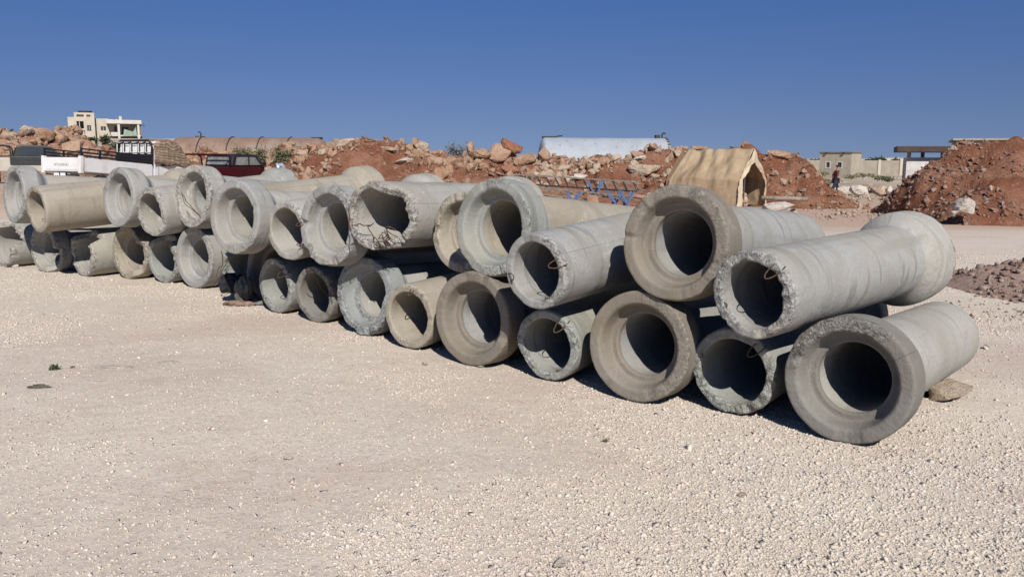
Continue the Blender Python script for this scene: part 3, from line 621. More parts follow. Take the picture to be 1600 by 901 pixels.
wires('bent_wire', 'curved rusty wire along the rim of the dark grey brown ground pipe', [(wobble(at(476, 420, 7.86), at(517, 470, 7.93), 18, .06, 33, -.05), .005)])
def cloth_lump(name, c, size, mat, label, cat, seed, amp=.25):
    bm = bmesh.new(); bmesh.ops.create_icosphere(bm, subdivisions=5, radius=1); V = np.array([v.co[:] for v in bm.verts]); bm.verts.index_update(); Fc = np.array([[v.index for v in f.verts] for f in bm.faces]); bm.free()
    D = 1+amp*fbm(V*np.array([1, 1, .5])+seed, 1.5, 4, seed)-amp*.7*np.exp(-(np.abs(vn(V+seed, 2.6, seed+4))/.12)**2); V = V*D[:, None]*np.array(size); V[:, 2] = np.maximum(V[:, 2], -size[2]*.55)
    o = link(name, np_mesh(name, V, Fc), mat, smooth=True); o.location = c; return tag(o, label, cat)
BLK = plain('black_cloth', (.018, .018, .022), .9, 0, .4, 14); BRN = plain('brown_cloth', (.23, .15, .11), .95, 0, .3, 12); GRC = plain('dusty_cloth', (.16, .15, .125), .95, 0, .3, 12)
c = at(363, 440, 9.2); cloth_lump('cloth_bundle', (c[0], c[1], .20), (.13, .14, .15), BLK, 'black cloth bundle stuffed in the mouth of a broken pipe', 'cloth', 4)
c = at(380, 450, 9.1); cloth_lump('cloth_bundle', (c[0], c[1], .13), (.10, .12, .17), GRC, 'dusty grey cloth beside the black bundle', 'cloth', 6)
c = at(372, 466, 8.95); cloth_lump('rag', (c[0], c[1], .022), (.16, .07, .04), BRN, 'brown rag lying on the gravel below the black bundle', 'rag', 7, .35)
c = at(403, 466, 9.0); cloth_lump('rag', (c[0], c[1], .02), (.13, .05, .03), GRC, 'thin grey strip of cloth beside the brown rag', 'rag', 9, .35)
def on_ground(u, v):
    d = fw+cr*(u-800)/F-cu*(v-450.5)/F; p = at(u, v, EYE/-d[2]*d[1]); return (p[0], p[1], float(ground_z(p[0], p[1])))
MUD = plain('dried_mud_clod', (.24, .215, .17), .95, 0, .25, 20)
c = on_ground(62, 606); o = cloth_lump('mud_clod', (c[0], c[1], .006), (.085, .03, .022), plain('dark_clod', (.10, .095, .07), .95, 0, .3, 30), 'dark flattened clod on the bare gravel at the left', 'clod', 12, .4)
c = on_ground(180, 574); o = cloth_lump('flat_stone', (c[0], c[1], .001), (.15, .05, .012), plain('grey_flat_stone', (.38, .335, .28), .95, 0, .15, 20), 'long flat grey stone flush with the gravel', 'stone', 13, .3)
c = on_ground(263, 566); o = cloth_lump('flat_stone', (c[0], c[1], .001), (.075, .045, .012), bpy.data.materials['grey_flat_stone'], 'short flat grey stone flush with the gravel', 'stone', 14, .3)
c = on_ground(1168, 752); o = cloth_lump('flat_stone', (c[0], c[1], -.001), (.045, .03, .010), bpy.data.materials['grey_flat_stone'], 'grey flat stone at the right of the open yard', 'stone', 15, .3)
LEAF = plain('leaf_green', (.075, .11, .05), .8, 0, .3, 30); LEAFD = plain('leaf_dry', (.20, .18, .10), .9, 0, .35, 30); TWIG = plain('twig', (.10, .075, .05), .9, 0, .3, 30)
def plant(name, c, w, d, h, n, leaf, mat, label, cat='plant', stems=6, kind=None, low=False):
    root = empty(name, c, 0, label, cat); m = MB(); r = random.Random(int(abs(c[0]*1000+c[1]*77)))
    tips = []
    for k in range(stems):
        a = r.uniform(0, 6.28); q = Vector((w*.85*math.cos(a)*r.random(), d*.85*math.sin(a)*r.random(), h*r.uniform(.5, 1))); m.tube([(0, 0, -.02), tuple(q*.5+Vector((0, 0, h*.1))), tuple(q)], [.012*max(h, .2), .008*max(h, .2), .004*max(h, .2)], 5); tips.append(q)
    m.build('stem', TWIG, root)
    P = []; 
    for k in range(n):
        t = r.choice(tips); b = t*r.uniform(.25, 1.05)+Vector((r.gauss(0, w*.16), r.gauss(0, d*.16), r.gauss(0, h*.12))); b.z = max(b.z, .0); P.append(b)
    V = []; Fs = []
    for p in P:
        a = Vector((r.gauss(0, 1), r.gauss(0, 1), r.gauss(0, .7))).normalized(); b = a.orthogonal().normalized(); b.rotate(Matrix.Rotation(r.uniform(0, 6.28), 3, a)); l = leaf*r.uniform(.6, 1.4); i = len(V)
        V += [p, p+a*l*.5+b*l*.22, p+a*l, p+a*l*.5-b*l*.22]; Fs.append((i, i+1, i+2, i+3))
    mm = bpy.data.meshes.new('foliage'); mm.from_pydata([tuple(v) for v in V], [], Fs); mm.update(); link('foliage', mm, mat, root); return root
c = on_ground(86, 577); plant('weed', c, .09, .03, .035, 120, .022, LEAF, 'small green weed sprawled on the gravel at the left', stems=8)
c = on_ground(113, 574); plant('weed', c, .05, .02, .02, 30, .016, LEAFD, 'dry sprig right beside the small green weed', stems=4)
c = on_ground(947, 690); plant('weed', c, .035, .02, .03, 34, .016, LEAFD, 'tiny dry weed in the middle of the gravel', stems=5)

# ------------------------------------------------------------------ scrub
def shrub(u, v, Y, w, h, label, mat=LEAFD, n=900, leaf=.10, dz=0):
    c = at(u, v, Y); return plant('shrub', (c[0], c[1], c[2]+dz), w/F*Y*.5, w/F*Y*.4, h/F*Y, n, leaf, mat, label, 'shrub', stems=12)
OLIVE = plain('leaf_olive', (.135, .145, .075), .85, 0, .3, 20); DKG = plain('leaf_dark_green', (.045, .06, .032), .85, 0, .3, 20)
shrub(716, 245, 34, 52, 19, 'grey dry shrub on the crest of the bank', plain('leaf_grey', (.16, .15, .11), .9, 0, .3, 20), 500, .09)
shrub(440, 262, 35, 44, 28, 'yellow green scrub at the foot of the western bank', OLIVE, 1500, .09)
shrub(408, 252, 36, 40, 20, 'dry yellow scrub behind the red pickup', LEAFD, 1100, .09)
shrub(378, 246, 38, 46, 16, 'faded grass clump under the rusty tank', LEAFD, 900, .09)
shrub(478, 272, 34, 22, 12, 'small green tuft low on the western bank', OLIVE, 400, .07)
shrub(125, 232, 120, 30, 15, 'grey green bush in front of the villa wall', OLIVE, 900, .4)
shrub(146, 228, 118, 20, 12, 'round dark bush beside the villa wall corner', DKG, 700, .4)
shrub(165, 226, 125, 20, 12, 'dark bush under the villa terrace window', DKG, 700, .4)
shrub(180, 234, 90, 26, 10, 'low olive bush on the red soil below the villa', OLIVE, 700, .3)
shrub(108, 228, 122, 20, 10, 'dry shrub at the left foot of the villa', LEAFD, 500, .4)
for i, (u, w, h, lb) in enumerate([(1373, 26, 9, 'dark far tree clump behind the boundary wall'), (1358, 18, 6, 'low far tree left of the dark clump'), (1400, 20, 6, 'far tree clump by the open shed'), (1272, 22, 6, 'far green bushes left of the block hut'), (8, 26, 7, 'far dark bush behind the left heap')]):
    shrub(u, 258 if u > 100 else 212, 190, w, h, lb, DKG, 700, .8)
shrub(1388, 284, 60, 30, 8, 'dark low scrub on the waste ground by the shed', OLIVE, 300, .14)
flat_g = [(1280, 270, 80), (1330, 275, 75), (1350, 272, 82), (1300, 282, 66), (1375, 276, 70)]
for i, (u, v, Y) in enumerate(flat_g): shrub(u, v+4, Y, 46, 5, ['dry tussock left of the walker', 'dry tussock behind the walker', 'dry tussock in mid field', 'dry tussock beside the red soil', 'dry tussock near the shed'][i], LEAFD, 260, .2)

# ------------------------------------------------------------------ tanks
def tank(u0, u1, v_top, Y, D, label, mat, yaw=0., bands=(), zc=None, dish=.25, bandmat=None, cap=None):
    a = at(u0, v_top, Y); b = at(u1, v_top, Y); L = (b[0]-a[0]); zc = zc if zc is not None else a[2]-D/2
    root = empty('storage_tank', ((a[0]+b[0])/2, Y, zc), yaw, label, 'tank'); R = D/2
    prof = [(-L/2-dish*math.sin(t), R*math.cos(t)) for t in np.linspace(math.pi/2-.01, 0, 8)]; prof += [(x, R) for x in np.linspace(-L/2+.1, L/2-.1, 30)]+[(L/2+dish*math.sin(t), R*math.cos(t)) for t in np.linspace(0, math.pi/2-.01, 8)]
    n = 64; V = []; 
    for (x, r) in prof:
        for k in range(n):
            t = 2*math.pi*k/n; dd = 1+.006*float(vn(np.array([x*1.1, math.cos(t)*2, math.sin(t)*2+u0])))
            V.append((x, r*dd*math.cos(t), r*dd*math.sin(t)))
    m = MB(); m.add(V, [(i*n+k, i*n+(k+1) % n, (i+1)*n+(k+1) % n, (i+1)*n+k) for i in range(len(prof)-1) for k in range(n)]); m.build('shell', mat, root, smooth=True)
    for ub in bands:
        x = (at(ub, v_top, Y)[0])-root.location.x; m = MB(); m.tube([(x, (R+.02)*math.cos(t), (R+.02)*math.sin(t)) for t in np.linspace(0, 2*math.pi, 49)[:-1]], .032, 6, closed=True); m.build('ring', bandmat or mat, root, smooth=True)
    # saddles
    for x in (-L*.3, L*.3):
        g = float(ground_z(root.location.x+x, Y)); m = MB(); m.box(x-.15, x+.15, -R*.7, R*.7, g-zc-.05, -R*.72); m.build('saddle', CON['grey'], root)
    return root, L, R
b = NB('tank_paint_pale'); n = b.noise(1.2, 6, .65); c = b.mix(b.ramp(n, .35, .7), (.35, .375, .405), (.30, .33, .36))
sx = b.n('ShaderNodeSeparateXYZ'); b.put(sx, 0, b.c)
c = b.mix(b.ramp(b.noise(4., 6, .75, b.scaled((1, 1, .5))), .56, .64, 0, .8), c, (.24, .20, .17)); c = b.mix(b.ramp(sx.outputs[0], 2.7, 3.5, 0, .8), c, (.36, .30, .24)); c = b.mix(b.ramp(b.noise(22, 3, .6), .66, .72, 0, .7), c, (.12, .10, .09))
TPALE = b.fin(c, .6, b.bump(n, .3, .02), spec=.4)
b = NB('tank_rust'); n = b.noise(1.1, 6, .65); c = b.mix(b.ramp(n, .35, .65), (.235, .155, .115), (.29, .20, .15)); c = b.mix(b.ramp(b.noise(3.2, 5, .7, b.scaled((2, 1, .4))), .5, .7, 0, .7), c, (.17, .10, .07)); c = b.mix(b.ramp(b.noise(.5, 3), .55, .6, 0, .4), c, (.27, .25, .21))
TRUST = b.fin(c, .75, b.bump(b.noise(9, 5), .4, .02), .1)
DKM = plain('dark_iron', (.05, .045, .045), .7, .3, .3, 12)
root, L, R = tank(850, 1040, 215, 42, 2.6, 'pale blue grey cylindrical tank peeling and rust spotted, above the boulders', TPALE, 0.05, (), dish=.3)
m = MB(); m.tube([(L/2+.1, 0, .1), (L/2+.55, 0, .1)], .55, 28); m.build('end_flange', plain('tank_flange', (.33, .36, .40), .6, .2, .2, 8), root)
m = MB(); m.box(L/2-.5, L/2-.28, -.15, .15, R-.02, R+.16); m.tube([(L/2-.15, 0, R-.03), (L/2-.15, 0, R+.2), (L/2-.08, 0, R+.27), (L/2+.03, 0, R+.22)], .04, 8); m.build('valve', DKM, root)
m = MB(); m.box(-L/2-.1, -L/2+.5, -.2, .2, R-.03, R+.06); m.tube([(-L/2+.3, .0, R+.0), (-L/2+.9, 0, R+.1)], .04, 6); m.build('top_bracket', DKM, root)
for k in range(22):
    a = R_(-95+9*k); m = MB(); m.tube([(L/2-.05, (R+.01)*math.sin(a), (R+.01)*math.cos(a)), (L/2+.06, (R+.01)*math.sin(a), (R+.01)*math.cos(a))], .045, 6); m.build('bolt', DKM, root)
root, L, R = tank(284, 496, 214, 50, 3.0, 'long rusty brown cylindrical tank with hoop rings behind the red pickup', TRUST, 0., (318, 364, 410, 455), dish=.8, bandmat=DKM)
m = MB(); m.tube([(-L/2+.9, 0, R-.05), (-L/2+.9, 0, R+.06)], .10, 8); m.tube([(-L/2+1.1, 0, R), (-L/2+1.15, 0, R+.16), (-L/2+1.1, 0, R+.28), (-L/2+.98, 0, R+.30)], .04, 6); m.build('valve', DKM, root)
m = MB(); m.box(L/2-.3, L/2+.25, -.3, .3, R-.1, R+.03); m.build('hatch', DKM, root)

# ------------------------------------------------------------------ tent
def tent():
    near = Vector((*at(1150, 326, 27.7)[:2], 0)); dB = R_(41); Bv = Vector((math.sin(dB), math.cos(dB), 0)); Av = Vector((math.cos(dB), -math.sin(dB), 0)); Wd, Ln, Hh, Hw = 2.3, 2.75, 1.98, .95
    root = bpy.data.objects.new('tent', None); COL.objects.link(root); root.matrix_world = Matrix(((Av.x, Bv.x, 0, near.x), (Av.y, Bv.y, 0, near.y), (0, 0, 1, float(ground_z(near.x, near.y))), (0, 0, 0, 1)))
    tag(root, 'sagging tan canvas ridge tent with its pointed door flap open', 'tent')
    def prof(s):   # s 0..1 round the cross-section -> (b, z)
        pts = [(0, 0), (.10, Hw), (Wd*.5, Hh), (Wd-.10, Hw), (Wd, 0)]; d = [0]
        for p, q in zip(pts, pts[1:]): d.append(d[-1]+math.dist(p, q))
        t = s*d[-1]
        for i in range(4):
            if t <= d[i+1]+1e-9: k = (t-d[i])/(d[i+1]-d[i]); return (pts[i][0]*(1-k)+pts[i+1][0]*k, pts[i][1]*(1-k)+pts[i+1][1]*k)
        return pts[-1]
    nu, nv = 70, 90; V = []; 
    for i in range(nu+1):
        a = -Ln*(1-i/nu)
        for j in range(nv+1):
            s = j/nv; b_, z = prof(s); e = math.sin(math.pi*i/nu); z -= .03*e*math.exp(-((s-.5)/.12)**2)
            q = np.array([a*1.1, s*6, 4.]); wr = .075*float(fbm(q*np.array([1.1, .45, 1]), 1.0, 4, 3))+.02*math.sin(a*9+s*14+2*float(vn(q, .8, 2)))*(1-abs(2*s-1))
            off = -.10*e*math.sin(math.pi*min(1, max(0, (z-Hw)/(Hh-Hw)))) if z > Hw else -.02*e
            side = -1 if s < .5 else 1
            b_ += side*(off+wr*1.2); z += wr*.8
            V.append((a-.25*(1-i/nu)*(z/Hh)*-1, b_, max(z, -.02)))
    Fs = [(i*(nv+1)+j, i*(nv+1)+j+1, (i+1)*(nv+1)+j+1, (i+1)*(nv+1)+j) for i in range(nu) for j in range(nv)]
    b = NB('tent_canvas'); n = b.noise(1.6, 5, .6); c = b.mix(b.ramp(n, .36, .66), (.325, .235, .145), (.40, .305, .20)); c = b.mix(b.ramp(b.noise(.9, 4, .6, b.scaled((1, 1, 3))), .5, .68, 0, .4), c, (.33, .20, .115)); c = b.mix(b.ramp(b.noise(4, 5, .7, b.scaled((3, 1, .6))), .58, .7, 0, .5), c, (.55, .47, .36))
    mat = b.fin(c, .95, b.bump(b.noise(6, 5, .6, b.scaled((1, 1, .5))), .5, .03), spec=.1)
    me = bpy.data.meshes.new('canopy'); me.from_pydata(V, [], Fs); me.update(); o = link('canopy', me, mat, root, smooth=True); sm = o.modifiers.new('s', 'SOLIDIFY'); sm.thickness = .012
    # gable wall with pointed opening
    b = NB('tent_gable_canvas'); c = b.mix(b.ramp(b.noise(2.2, 5, .6), .4, .62), (.55, .46, .34), (.47, .35, .23)); gm_ = b.fin(c, .95, b.bump(b.noise(5, 4), .4, .03), spec=.1)
    def inside(b_, z): return z < (1.52-abs(b_-1.05)*1.05)*1. and .30 < b_ < 2.06 and (abs(b_-1.08) < .12+ (1.55-z)*.95)
    outl = [(0, 0), (.10, Hw), (Wd*.5, Hh), (Wd-.10, Hw), (Wd, 0)]; inn = [(.26, 0), (.27, .95), (.75, 1.36), (1.0, 1.52), (1.16, 1.50), (1.7, 1.15), (1.98, .93), (2.0, .72), (2.08, .0)]
    # strip mesh between outline and inner line
    def resample(P, n):
        d = [0]
        for p, q in zip(P, P[1:]): d.append(d[-1]+math.dist(p, q))
        o_ = []
        for k in range(n+1):
            t = d[-1]*k/n; i = min(len(P)-2, max(0, int(np.searchsorted(d, t, side='right'))-1)); u = (t-d[i])/(d[i+1]-d[i]); o_.append((P[i][0]*(1-u)+P[i+1][0]*u, P[i][1]*(1-u)+P[i+1][1]*u))
        return o_
    A_, B_ = resample(outl, 60), resample(inn, 60); V = []; m_ = 8
    for (p, q) in zip(A_, B_):
        for k in range(m_+1):
            t = k/m_; V.append((.02+.05*float(fbm(np.array([p[0]*3, p[1]*3, t*2.]), 1., 3, 8))+.04*t, p[0]*(1-t)+q[0]*t, p[1]*(1-t)+q[1]*t))
    Fs = [(i*(m_+1)+k, (i+1)*(m_+1)+k, (i+1)*(m_+1)+k+1, i*(m_+1)+k+1) for i in range(60) for k in range(m_)]
    me = bpy.data.meshes.new('door_wall'); me.from_pydata(V, [], Fs); me.update(); o = link('door_wall', me, gm_, root, smooth=True); sm = o.modifiers.new('s', 'SOLIDIFY'); sm.thickness = .012
    # back wall, ground sheet, pole, bundle inside
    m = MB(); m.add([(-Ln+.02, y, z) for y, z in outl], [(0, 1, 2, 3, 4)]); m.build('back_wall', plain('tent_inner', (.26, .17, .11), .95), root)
    m = MB(); m.tube([(-.3, Wd/2, 0), (-.3, Wd/2, Hh-.1)], .03, 8); m.build('pole', TWIG, root)
    inner = cloth_lump('bedding', (0, 0, 0), (.55, .5, .42), plain('bedding_cloth', (.42, .30, .22), .95, 0, .2, 6), 'folded brown bedding seen inside the tent door', 'bedding', 15, .2)
    p = root.matrix_world@Vector((-.75, 1.25, .22)); inner.location = p
tent()

# ------------------------------------------------------------------ steel lattices on blue trestles
STEEL = plain('galvanised_rust', (.30, .24, .19), .75, .2, .3, 10); BLUE = plain('blue_paint', (.075, .12, .235), .55, 0, .25, 10)
def lattice(p, q, w, rungs, label, tilt=0.):
    p, q = Vector(p), Vector(q); root = empty('steel_lattice', tuple(p), 0, label, 'steel frame'); d = q-p; t = d.normalized(); s = t.cross(Vector((0, 0, 1))).normalized(); s = (s*math.cos(tilt)+Vector((0, 0, 1))*math.sin(tilt))*w
    m = MB(); m.bar((0, 0, 0), d, .045); m.build('chord', STEEL, root); m = MB(); m.bar(s, d+s, .045); m.build('chord', STEEL, root)
    for k in range(rungs):
        a = d*((k+.5)/rungs); m = MB(); m.bar(a, a+s, .035); m.build('rung', STEEL, root)
lattice(at(812, 287, 27.2), at(1004, 300, 24.6), .42, 13, 'topmost rusty steel ladder frame lying on the blue trestles', .8)
lattice(at(835, 296, 26.8), at(1000, 313, 24.4), .40, 9, 'middle steel ladder frame sloping under the topmost one', .3)
lattice(at(826, 303, 26.6), at(930, 316, 25.6), .38, 6, 'short steel ladder frame lowest at the left', .2)
lattice(at(940, 292, 26.2), at(1008, 297, 25.2), .35, 4, 'short steel ladder frame at the right beside the brown ring', .6)
def trestle(u, v, w, h, Y, label, n=2):
    c = at(u, v, Y); a = w/F*Y/2; hh = h/F*Y/2; g = float(ground_z(c[0], c[1])); root = empty('trestle', (c[0], c[1], g), 0, label, 'trestle')
    zt = c[2]+hh-g
    for y in (-.3, .3):
        m = MB(); m.bar((-a, y, 0), (a, y, zt), .055); m.build('leg', BLUE, root); m = MB(); m.bar((a, y+.05, 0), (-a, y+.05, zt), .055); m.build('leg', BLUE, root)
    m = MB(); m.bar((0, -.35, zt/2), (0, .35, zt/2), .05); m.build('crossbar', BLUE, root)
trestle(929, 300, 22, 34, 25.3, 'tall blue crossed leg trestle carrying the lattices')
trestle(896, 309, 22, 20, 25.0, 'low blue trestle left of the tall one')
trestle(960, 308, 24, 20, 24.6, 'blue trestle right of the tall one')
trestle(978, 309, 20, 20, 24.2, 'rightmost blue trestle near the brown ring')
m = MB(); c = at(925, 314, 24.0); g = float(ground_z(c[0], c[1])); m.tube([(-.25, 0, .1), (.25, 0, .12)], [.12, .13], 14)
o = cloth_lump('sack', (c[0], c[1], .38), (.19, .16, .24), plain('brown_sack', (.30, .18, .12), .95, 0, .2, 8), 'brown sack leaning under the tall blue trestle', 'sack', 18, .2)
PIPEM = plain('brown_tube', (.36, .20, .14), .7, .1, .25, 6)
for i, (u0, v0, u1, v1) in enumerate([(1190, 309, 1262, 311), (985, 306, 1020, 310)]):
    m = MB(); p, q = at(u0, v0, 26.6), at(u1, v1, 26.4); m.tube([(0, 0, 0), tuple(np.array(q)-p)], .07, 10); o = m.build('steel_tube', PIPEM if i else STEEL, smooth=True); o.location = p
    tag(o, ['grey steel tube lying at the foot of the bank right of the tent', 'brown steel tube behind the big brown ring'][i], 'tube')

# ------------------------------------------------------------------ buildings
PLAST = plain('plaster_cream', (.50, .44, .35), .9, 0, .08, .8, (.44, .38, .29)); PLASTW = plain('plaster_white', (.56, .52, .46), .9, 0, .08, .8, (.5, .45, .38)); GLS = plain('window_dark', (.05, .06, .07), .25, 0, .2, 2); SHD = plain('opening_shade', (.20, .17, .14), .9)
GRN = plain('green_awning', (.26, .32, .25), .9, 0, .2, 3)
def wall_with_holes(m, x0, x1, z0, z1, holes, y0, y1):
    """solid wall in x-z with rectangular holes (x0,x1,z0,z1), built of butted boxes"""
    xs = sorted({x0, x1, *[h[0] for h in holes], *[h[1] for h in holes]}); zs = sorted({z0, z1, *[h[2] for h in holes], *[h[3] for h in holes]})
    for a, b in zip(xs, xs[1:]):
        run = None
        for c, d in zip(zs, zs[1:]):
            cx, cz = (a+b)/2, (c+d)/2; solid = not any(h[0] < cx < h[1] and h[2] < cz < h[3] for h in holes)
            if solid: run = [c, d] if run is None else [run[0], d]
            if (not solid or d == zs[-1]) and run: m.box(a, b, y0, y1, run[0], run[1]); run = None
def villa():
    Y = 172; k = Y/F
    def lx(u): return (u-150)*k*.89
    g0 = at(150, 222, Y); z0 = g0[2]
    root = empty('villa', (g0[0], Y, z0), R_(26), 'three storey cream villa with open terraces on the hill', 'building')
    def lz(v): return (222-v)*k
    # main block: left wall face and corner, front face
    H = []
    for (u0, u1, v0, v1) in ((113, 118, 198, 204), (138, 144, 197, 204)): H.append((lx(u0), lx(u1), lz(v1), lz(v0)))
    H.append((lx(122), lx(133), lz(212), lz(191))); H.append((lx(123), lx(134), lz(188), lz(182)))
    m = MB(); wall_with_holes(m, lx(109), lx(150), lz(230), lz(185), [h for h in H if h[3] < lz(185)+.01], 0, .4)
    m.box(lx(109)+.01, lx(150)-.01, 4.4, 9, lz(230), lz(185)-.3); m.build('wall', PLAST, root)
    m = MB(); wall_with_holes(m, lx(119), lx(150), lz(185)+.003, lz(178), [(lx(123), lx(134), lz(184.5), lz(181)), (lx(138), lx(144), lz(184), lz(181))], .003, .4); m.box(lx(119)+.01, lx(150)-.01, .5, 7, lz(185)+.003, lz(178)-.1); m.build('penthouse', PLAST, root)
    for (u0, u1, v0, v1) in ((113, 118, 198, 204), (138, 144, 197, 204)):
        w = MB(); w.box(lx(u0), lx(u1), .25, .3, lz(v1), lz(v0)); w.box(lx(u0)-.08, lx(u1)+.08, -.06, -.003, lz(v1)-.12, lz(v1)); w = w.build('window', GLS, root)
        f = MB(); f.box((lx(u0)+lx(u1))/2-.04, (lx(u0)+lx(u1))/2+.04, .2, .247, lz(v1), lz(v0)); f.build('frame', PLASTW, w)
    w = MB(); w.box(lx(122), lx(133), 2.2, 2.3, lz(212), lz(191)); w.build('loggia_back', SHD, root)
    m = MB(); m.box(lx(122), lx(133), -.5, -.38, lz(210), lz(202)); m.box(lx(121.5), lx(133.5), -.5, .0, lz(211.5), lz(210)-.002); m.build('balcony', PLASTW, root)
    m = MB(); m.box(lx(126), lx(127), .1, .3, lz(212), lz(191)); m.build('loggia_post', PLASTW, root)
    m = MB(); m.tube([(lx(136), 3, lz(178)), (lx(136), 3, lz(174.6))], 1.3, 16); m.build('roof_tank', DKM, root)
    # right wing stepping back
    m = MB(); wall_with_holes(m, lx(150)+.01, lx(172), lz(228), lz(186), [(lx(159), lx(167), lz(204), lz(198))], 1.2, 1.6); m.box(lx(150)+.01, lx(172), 1.7, 9, lz(228), lz(186)-.2); m.build('side_wall', PLAST, root)
    w = MB(); w.box(lx(159), lx(167), 1.45, 1.5, lz(204), lz(198)); w = w.build('window', GLS, root); f = MB(); f.box(lx(163)-.04, lx(163)+.04, 1.4, 1.447, lz(204), lz(198)); f.build('frame', PLASTW, w)
    m = MB(); m.box(lx(168), lx(223), -2.6, 8, lz(194), lz(190)); m.box(lx(169), lx(223), -2.4, -2.1, lz(190)+.002, lz(189)+.1); m.build('roof_slab', PLASTW, root)
    m = MB(); wall_with_holes(m, lx(172)+.01, lx(224), lz(228), lz(194)-.003, [(lx(180), lx(184), lz(206), lz(197)), (lx(192), lx(203), lz(210), lz(198))], 1.0, 1.4); m.box(lx(172)+.01, lx(224), 1.5, 8, lz(228), lz(194)-.003); m.build('wing_wall', PLAST, root)
    for (a, b_) in ((180, 184), (192, 203)):
        w = MB(); w.box(lx(a), lx(b_), 1.3, 1.35, lz(210), lz(197)); w.build('window', GLS, root)
    for (a, b_) in ((185, 188.5), (216, 219.5)):
        m = MB(); m.box(lx(a), lx(b_), -2.4, -1.9, lz(228), lz(194)-.003); m.build('column', PLASTW, root)
    m = MB(); m.box(lx(174), lx(221), -2.3, .95, lz(213), lz(211)); m.build('terrace_floor', PLASTW, root); m = MB(); m.box(lx(174), lx(184.9), -2.35, -2.2, lz(211)+.002, lz(207)); m.build('parapet', PLASTW, root)
    m = MB(); m.add([(lx(193), -2.45, lz(213)), (lx(215), -2.45, lz(212)), (lx(214), -2.3, lz(198)), (lx(209), -2.35, lz(206)), (lx(195), -2.3, lz(202))], [(0, 1, 2, 3, 4)]); o = m.build('curtain', GRN, root); so_ = o.modifiers.new('s', 'SOLIDIFY'); so_.thickness = .05
    m = MB(); m.box(lx(220), lx(223), -2.0, 1, lz(212), lz(196)); m.build('wing_pier', SHD, root)
    for (a, t) in ((176, 187), (184, 187), (190.5, 182), (215, 188)):
        m = MB(); m.box(lx(a)-.25, lx(a)+.25, 0, .5, lz(190)+.003, lz(t)); m.build('chimney', PLASTW, root)
    m = MB(); m.tube([(lx(225), -2, lz(194)), (lx(226.5), -2.2, lz(195)), (lx(226.5), -2.2, lz(198))], .15, 6); m.build('bracket', BLUE, root)
villa()
def hut():
    Y = 100; k = Y/F; c = at(1280, 262, Y); g = float(ground_z(c[0], Y)); root = empty('block_hut', (c[0], Y, g), R_(-48), 'small grey block hut with two square windows behind the boundary wall', 'building')
    zt = at(1300, 239, Y)[2]-g; Wd = 3.9; HL = [(.85, 1.3, zt-1.7, zt-1.1), (2.25, 2.75, zt-1.7, zt-1.1)]
    m = MB(); wall_with_holes(m, 0, Wd, -.2, zt, HL, 0, .2); m.box(0, .2, .203, 2.4, -.2, zt); m.box(Wd-.2, Wd, .203, 2.4, -.2, zt); m.box(.2, Wd-.2, 2.2, 2.4, -.2, zt); m.build('wall', plain('block_wall', (.38, .33, .25), .95, 0, .1, 1.5), root)
    m = MB(); m.box(-.12, Wd+.12, -.12, 2.52, zt+.003, zt+.12); m.build('roof', SHD, root)
    for h in HL:
        w = MB(); w.box(h[0], h[1], .1, .14, h[2], h[3]); w = w.build('window', GLS, root); f = MB()
        for a in ((h[0]-.12, h[0], h[2]-.12, h[3]+.12), (h[1], h[1]+.12, h[2]-.12, h[3]+.12), (h[0], h[1], h[3], h[3]+.12), (h[0], h[1], h[2]-.12, h[2])): f.box(a[0], a[1], -.03, -.003, a[2], a[3])
        f.build('frame', PLASTW, w)
    m = MB(); m.box(.7, .95, -.25, -.123, zt-.1, zt+.05); m.box(2.85, 3.1, -.25, -.123, zt-.1, zt+.05); m.build('rain_spout', DKM, root)
hut()
def shed():
    Y = 52; c = at(1402, 262, Y); g = float(ground_z(c[0], Y)); root = empty('open_shed', (c[0], Y, g), R_(-22), 'open sided shed with a dark flat roof and whitewashed wall beside the red mound', 'building')
    zt = at(1402, 229, Y)[2]-g; zb = at(1402, 240, Y)[2]-g; zw = at(1420, 246, Y)[2]-g
    m = MB(); m.box(-.1, 7.2, -.6, 4.4, zb+.1, zt-.04); m.build('roof', plain('shed_roof', (.085, .058, .05), .9, 0, .2, 2), root); m = MB(); m.box(-.1, 7.2, -.62, 4.42, zt-.037, zt+.02); m.build('roof_edge', plain('roof_edge', (.15, .10, .08), .9), root)
    m = MB(); m.box(.5, 7, 0, .22, -.3, zw); m.build('wall', plain('whitewash', (.64, .62, .58), .95, 0, .1, 1.5, (.42, .38, .33)), root); m = MB(); m.box(.5, .7, .25, 3.9, -.3, zw); m.build('side_wall', PLASTW, root)
    for x in (.5, 2.35, 4.6, 6.7):
        m = MB(); m.box(x, x+.22, .001, .219, zw+.003, zb+.097); m.build('post', PLASTW, root)
    for x in (1.5, 4.6):
        m = MB(); m.box(x, x+.22, 3.6, 3.8, -.3, zb+.097); m.build('post', PLASTW, root)
shed()
def box_house(u0, u1, vt, Y, label, mat, dep=6, name='farm_building', win=0):
    a, b = at(u0, vt, Y), at(u1, vt, Y); g = float(ground_z(a[0], Y)); az = math.atan2(a[0], Y)*.92; root = empty(name, (a[0], Y, g), -az, label, 'building'); w = (b[0]-a[0])*math.cos(az); h = a[2]-g
    H = [(w*(i+.3)/max(1, win), w*(i+.6)/max(1, win), h*.45, h*.75) for i in range(win)]
    m = MB(); wall_with_holes(m, 0, w, -.5, h, H, 0, .3); m.box(.01, w-.01, .9, dep, -.5, h-.05); m.build('wall', mat, root)
    m = MB(); m.box(-.15, w+.15, -.15, dep+.15, h+.003, h+.10); m.build('roof', mat, root)
    for q in H: m = MB(); m.box(q[0], q[1], .2, .25, q[2], q[3]); m.build('window', GLS, root)
